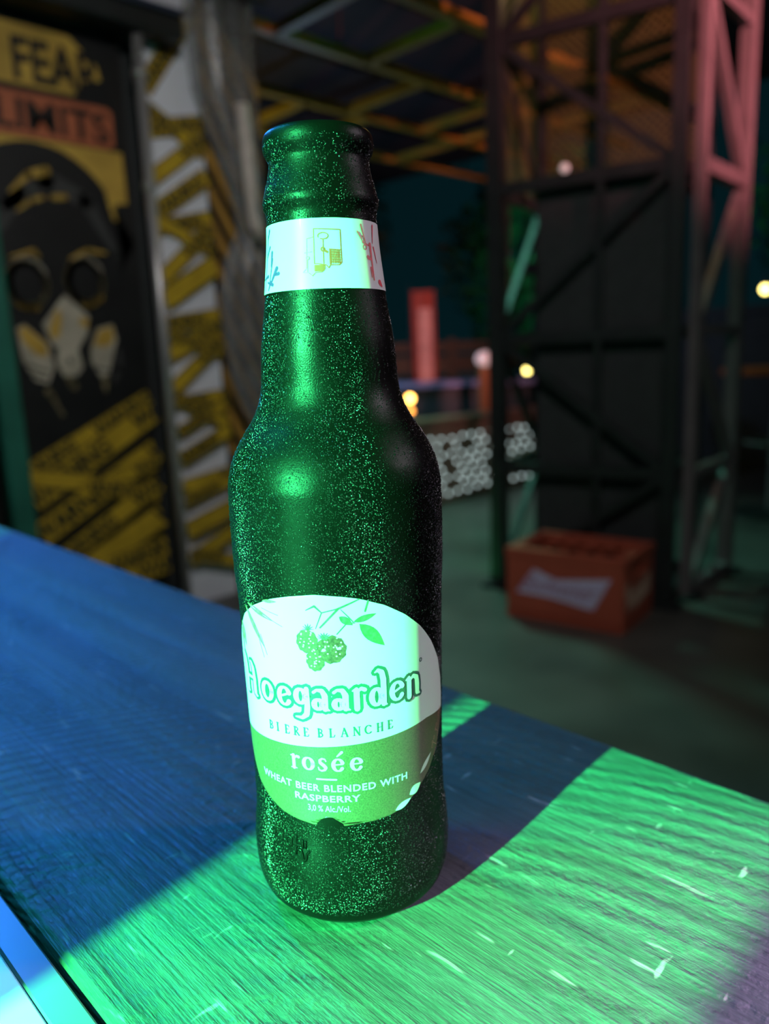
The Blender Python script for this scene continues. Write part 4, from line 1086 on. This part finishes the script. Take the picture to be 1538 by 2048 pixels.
# bar table and stool to the right
bt = thing('bar_table', (4.4, 1.28, 0), 'round bar table with an orange red top on a thin pole', 'bar table')
tc_ = Vector((4.52, 1.42, 0))
b = MB(); b.lathe([(.805, .30), (.812, .31), (.838, .31), (.845, .30)], (tc_.x, tc_.y, 0), 40); b.build('tabletop', 'orange_top', bt)
b = MB(); b.tube([(tc_.x, tc_.y, .02), (tc_.x, tc_.y, .806)], .028, 12); b.build('pole', 'grey_steel', bt)
b = MB(); b.lathe([(0, .22), (.015, .22), (.03, .04)], (tc_.x, tc_.y, 0), 28); b.build('base', 'black_steel', bt)
b = MB(); b.tube([(tc_.x + .16 * math.cos(2 * math.pi * k / 20), tc_.y + .16 * math.sin(2 * math.pi * k / 20), .42) for k in range(21)], .01, 6); b.tube([(tc_.x - .16, tc_.y, .42), (tc_.x + .16, tc_.y, .42)], .008, 6); b.build('foot_ring', 'grey_steel', bt)
# dark back fence panel on the right
rw = thing('back_screen', (6.3, 1.9, 0), 'dark boarded screen behind the orange bar table', 'screen')
for k in range(9):
    b = MB(); b.box((6.6, .3 + k * .34, .62), (.04, .33, 1.24)); b.build('board', 'p_char', rw)
b = MB(); b.box((6.56, 1.66, 1.26), (.08, 3.1, .06)); b.build('cap_rail', 'p_char', rw)

# trees beyond
def tree(loc, h, rx, label, seed):
    r2 = np.random.default_rng(seed)
    t = thing('tree', Vector(loc), label, 'tree', )
    b = MB(); b.tube([(loc[0], loc[1], 0), (loc[0] + .1, loc[1], h * .3), (loc[0], loc[1] + .1, h * .62)], [.16, .12, .06], 8); b.build('trunk', 'bark', t)
    b = MB()
    n = 2600
    d = r2.normal(size=(n, 3)); d /= np.linalg.norm(d, axis=1)[:, None]
    rr = r2.uniform(.55, 1.0, n) ** .5
    for k in range(n):
        wob = 1 + .25 * math.sin(d[k, 0] * 5 + d[k, 2] * 4 + seed)
        c = Vector((loc[0] + d[k, 0] * rx * rr[k] * wob, loc[1] + d[k, 1] * rx * rr[k] * wob, h * .68 + d[k, 2] * h * .36 * rr[k] * wob))
        a = Vector(r2.normal(size=3)).normalized() * .11; e2 = Vector(r2.normal(size=3)).normalized() * .06
        b.add([c - a, c + e2, c + a, c - e2], [(0, 1, 2, 3)])
    o = b.build('foliage', 'leaf', t); o['kind'] = 'stuff'
tree((7.0, 9.4, 0), 4.0, 1.5, 'broad dark tree beyond the red banner', 3)
tree((10.2, 6.9, 0), 3.6, 1.3, 'round dark tree lit green behind the truss tower', 5)
tree((11.6, 2.6, 0), 4.0, 1.5, 'dark tree lit green beyond the orange bar table', 8)

# small lamps of the venue, and one added for the counter
def point(name, loc, energy, color, radius, label, m, r=.05):
    t = thing(name, Vector(loc), label, 'lamp')
    b = MB(); b.ball(loc, r, 12, 8); b.build('bulb', m, t, smooth=True)
    b = MB(); b.tube([(loc[0], loc[1], loc[2] + r * .9), (loc[0], loc[1], 3.03)], .006, 6); b.build('cord', 'lamp_black', t)
    ld = bpy.data.lights.new(name + '_light', 'POINT'); ld.energy = energy; ld.color = color; ld.shadow_soft_size = radius
    lo = bpy.data.objects.new(name + '_light', ld); COL.objects.link(lo); lo.location = (loc[0], loc[1], loc[2] - r - radius * 1.05 - .01)
    lo.parent = t; lo.matrix_parent_inverse = Matrix.Translation(-t.location)
point('yellow_globe_lamp', (3.0, 4.85, 2.42), 4, (1.0, .80, .12), .04, 'round yellow globe lamp hanging below the ceiling grid', 'bulb_yellow')
point('amber_globe_lamp', (2.86, 1.70, 2.66), 5.0, (1.0, .72, .30), .03, 'round amber globe lamp hanging inside the truss tower', 'bulb_amber', .03)

point('blue_counter_fill', (3.85, 4.73, 1.50), 26, (.35, .55, 1.0), .04, 'unseen blue globe lamp added to brighten the low counter', 'lens_blue', .03)  # added fill for the counter top, hidden behind the bottle
# green flood on the trees
spot_fixture('green_floodlight', (7.4, 5.0, 1.9), (10.2, 5.4, 2.1), 160, (.10, 1.0, .55), 110, .8, .06, 'lens_green', 'black floodlight with a green lens facing the trees', hang=0.0)

# unseen uprights added by the drinker's side to trim the green beam
def flag_post(x, y0, y1, label):
    t = thing('beam_flag', (x, (y0 + y1) / 2, 0), label, 'light flag')
    b = MB(); b.box((x, (y0 + y1) / 2, 1.5), (.10, y1 - y0, 2.98), bev=.006); b.build('shaft', 'dark_board', t)
    b = MB(); b.box((x, (y0 + y1) / 2, .03), (.14, y1 - y0 + .04, .06), bev=.006); b.build('skirting', 'black_steel', t)
flag_post(-0.62, -0.027, 0.287, 'unseen charcoal pillar added to cut the green beam on the poster wall side')
flag_post(-0.62, -0.42, -0.118, 'unseen charcoal pillar added to cut the green beam on the side away from the poster wall')
flag_post(-0.62, 0.42, 1.95, 'unseen charcoal screen added to keep the green beam off the poster wall')  # added to keep green light off the chrome post
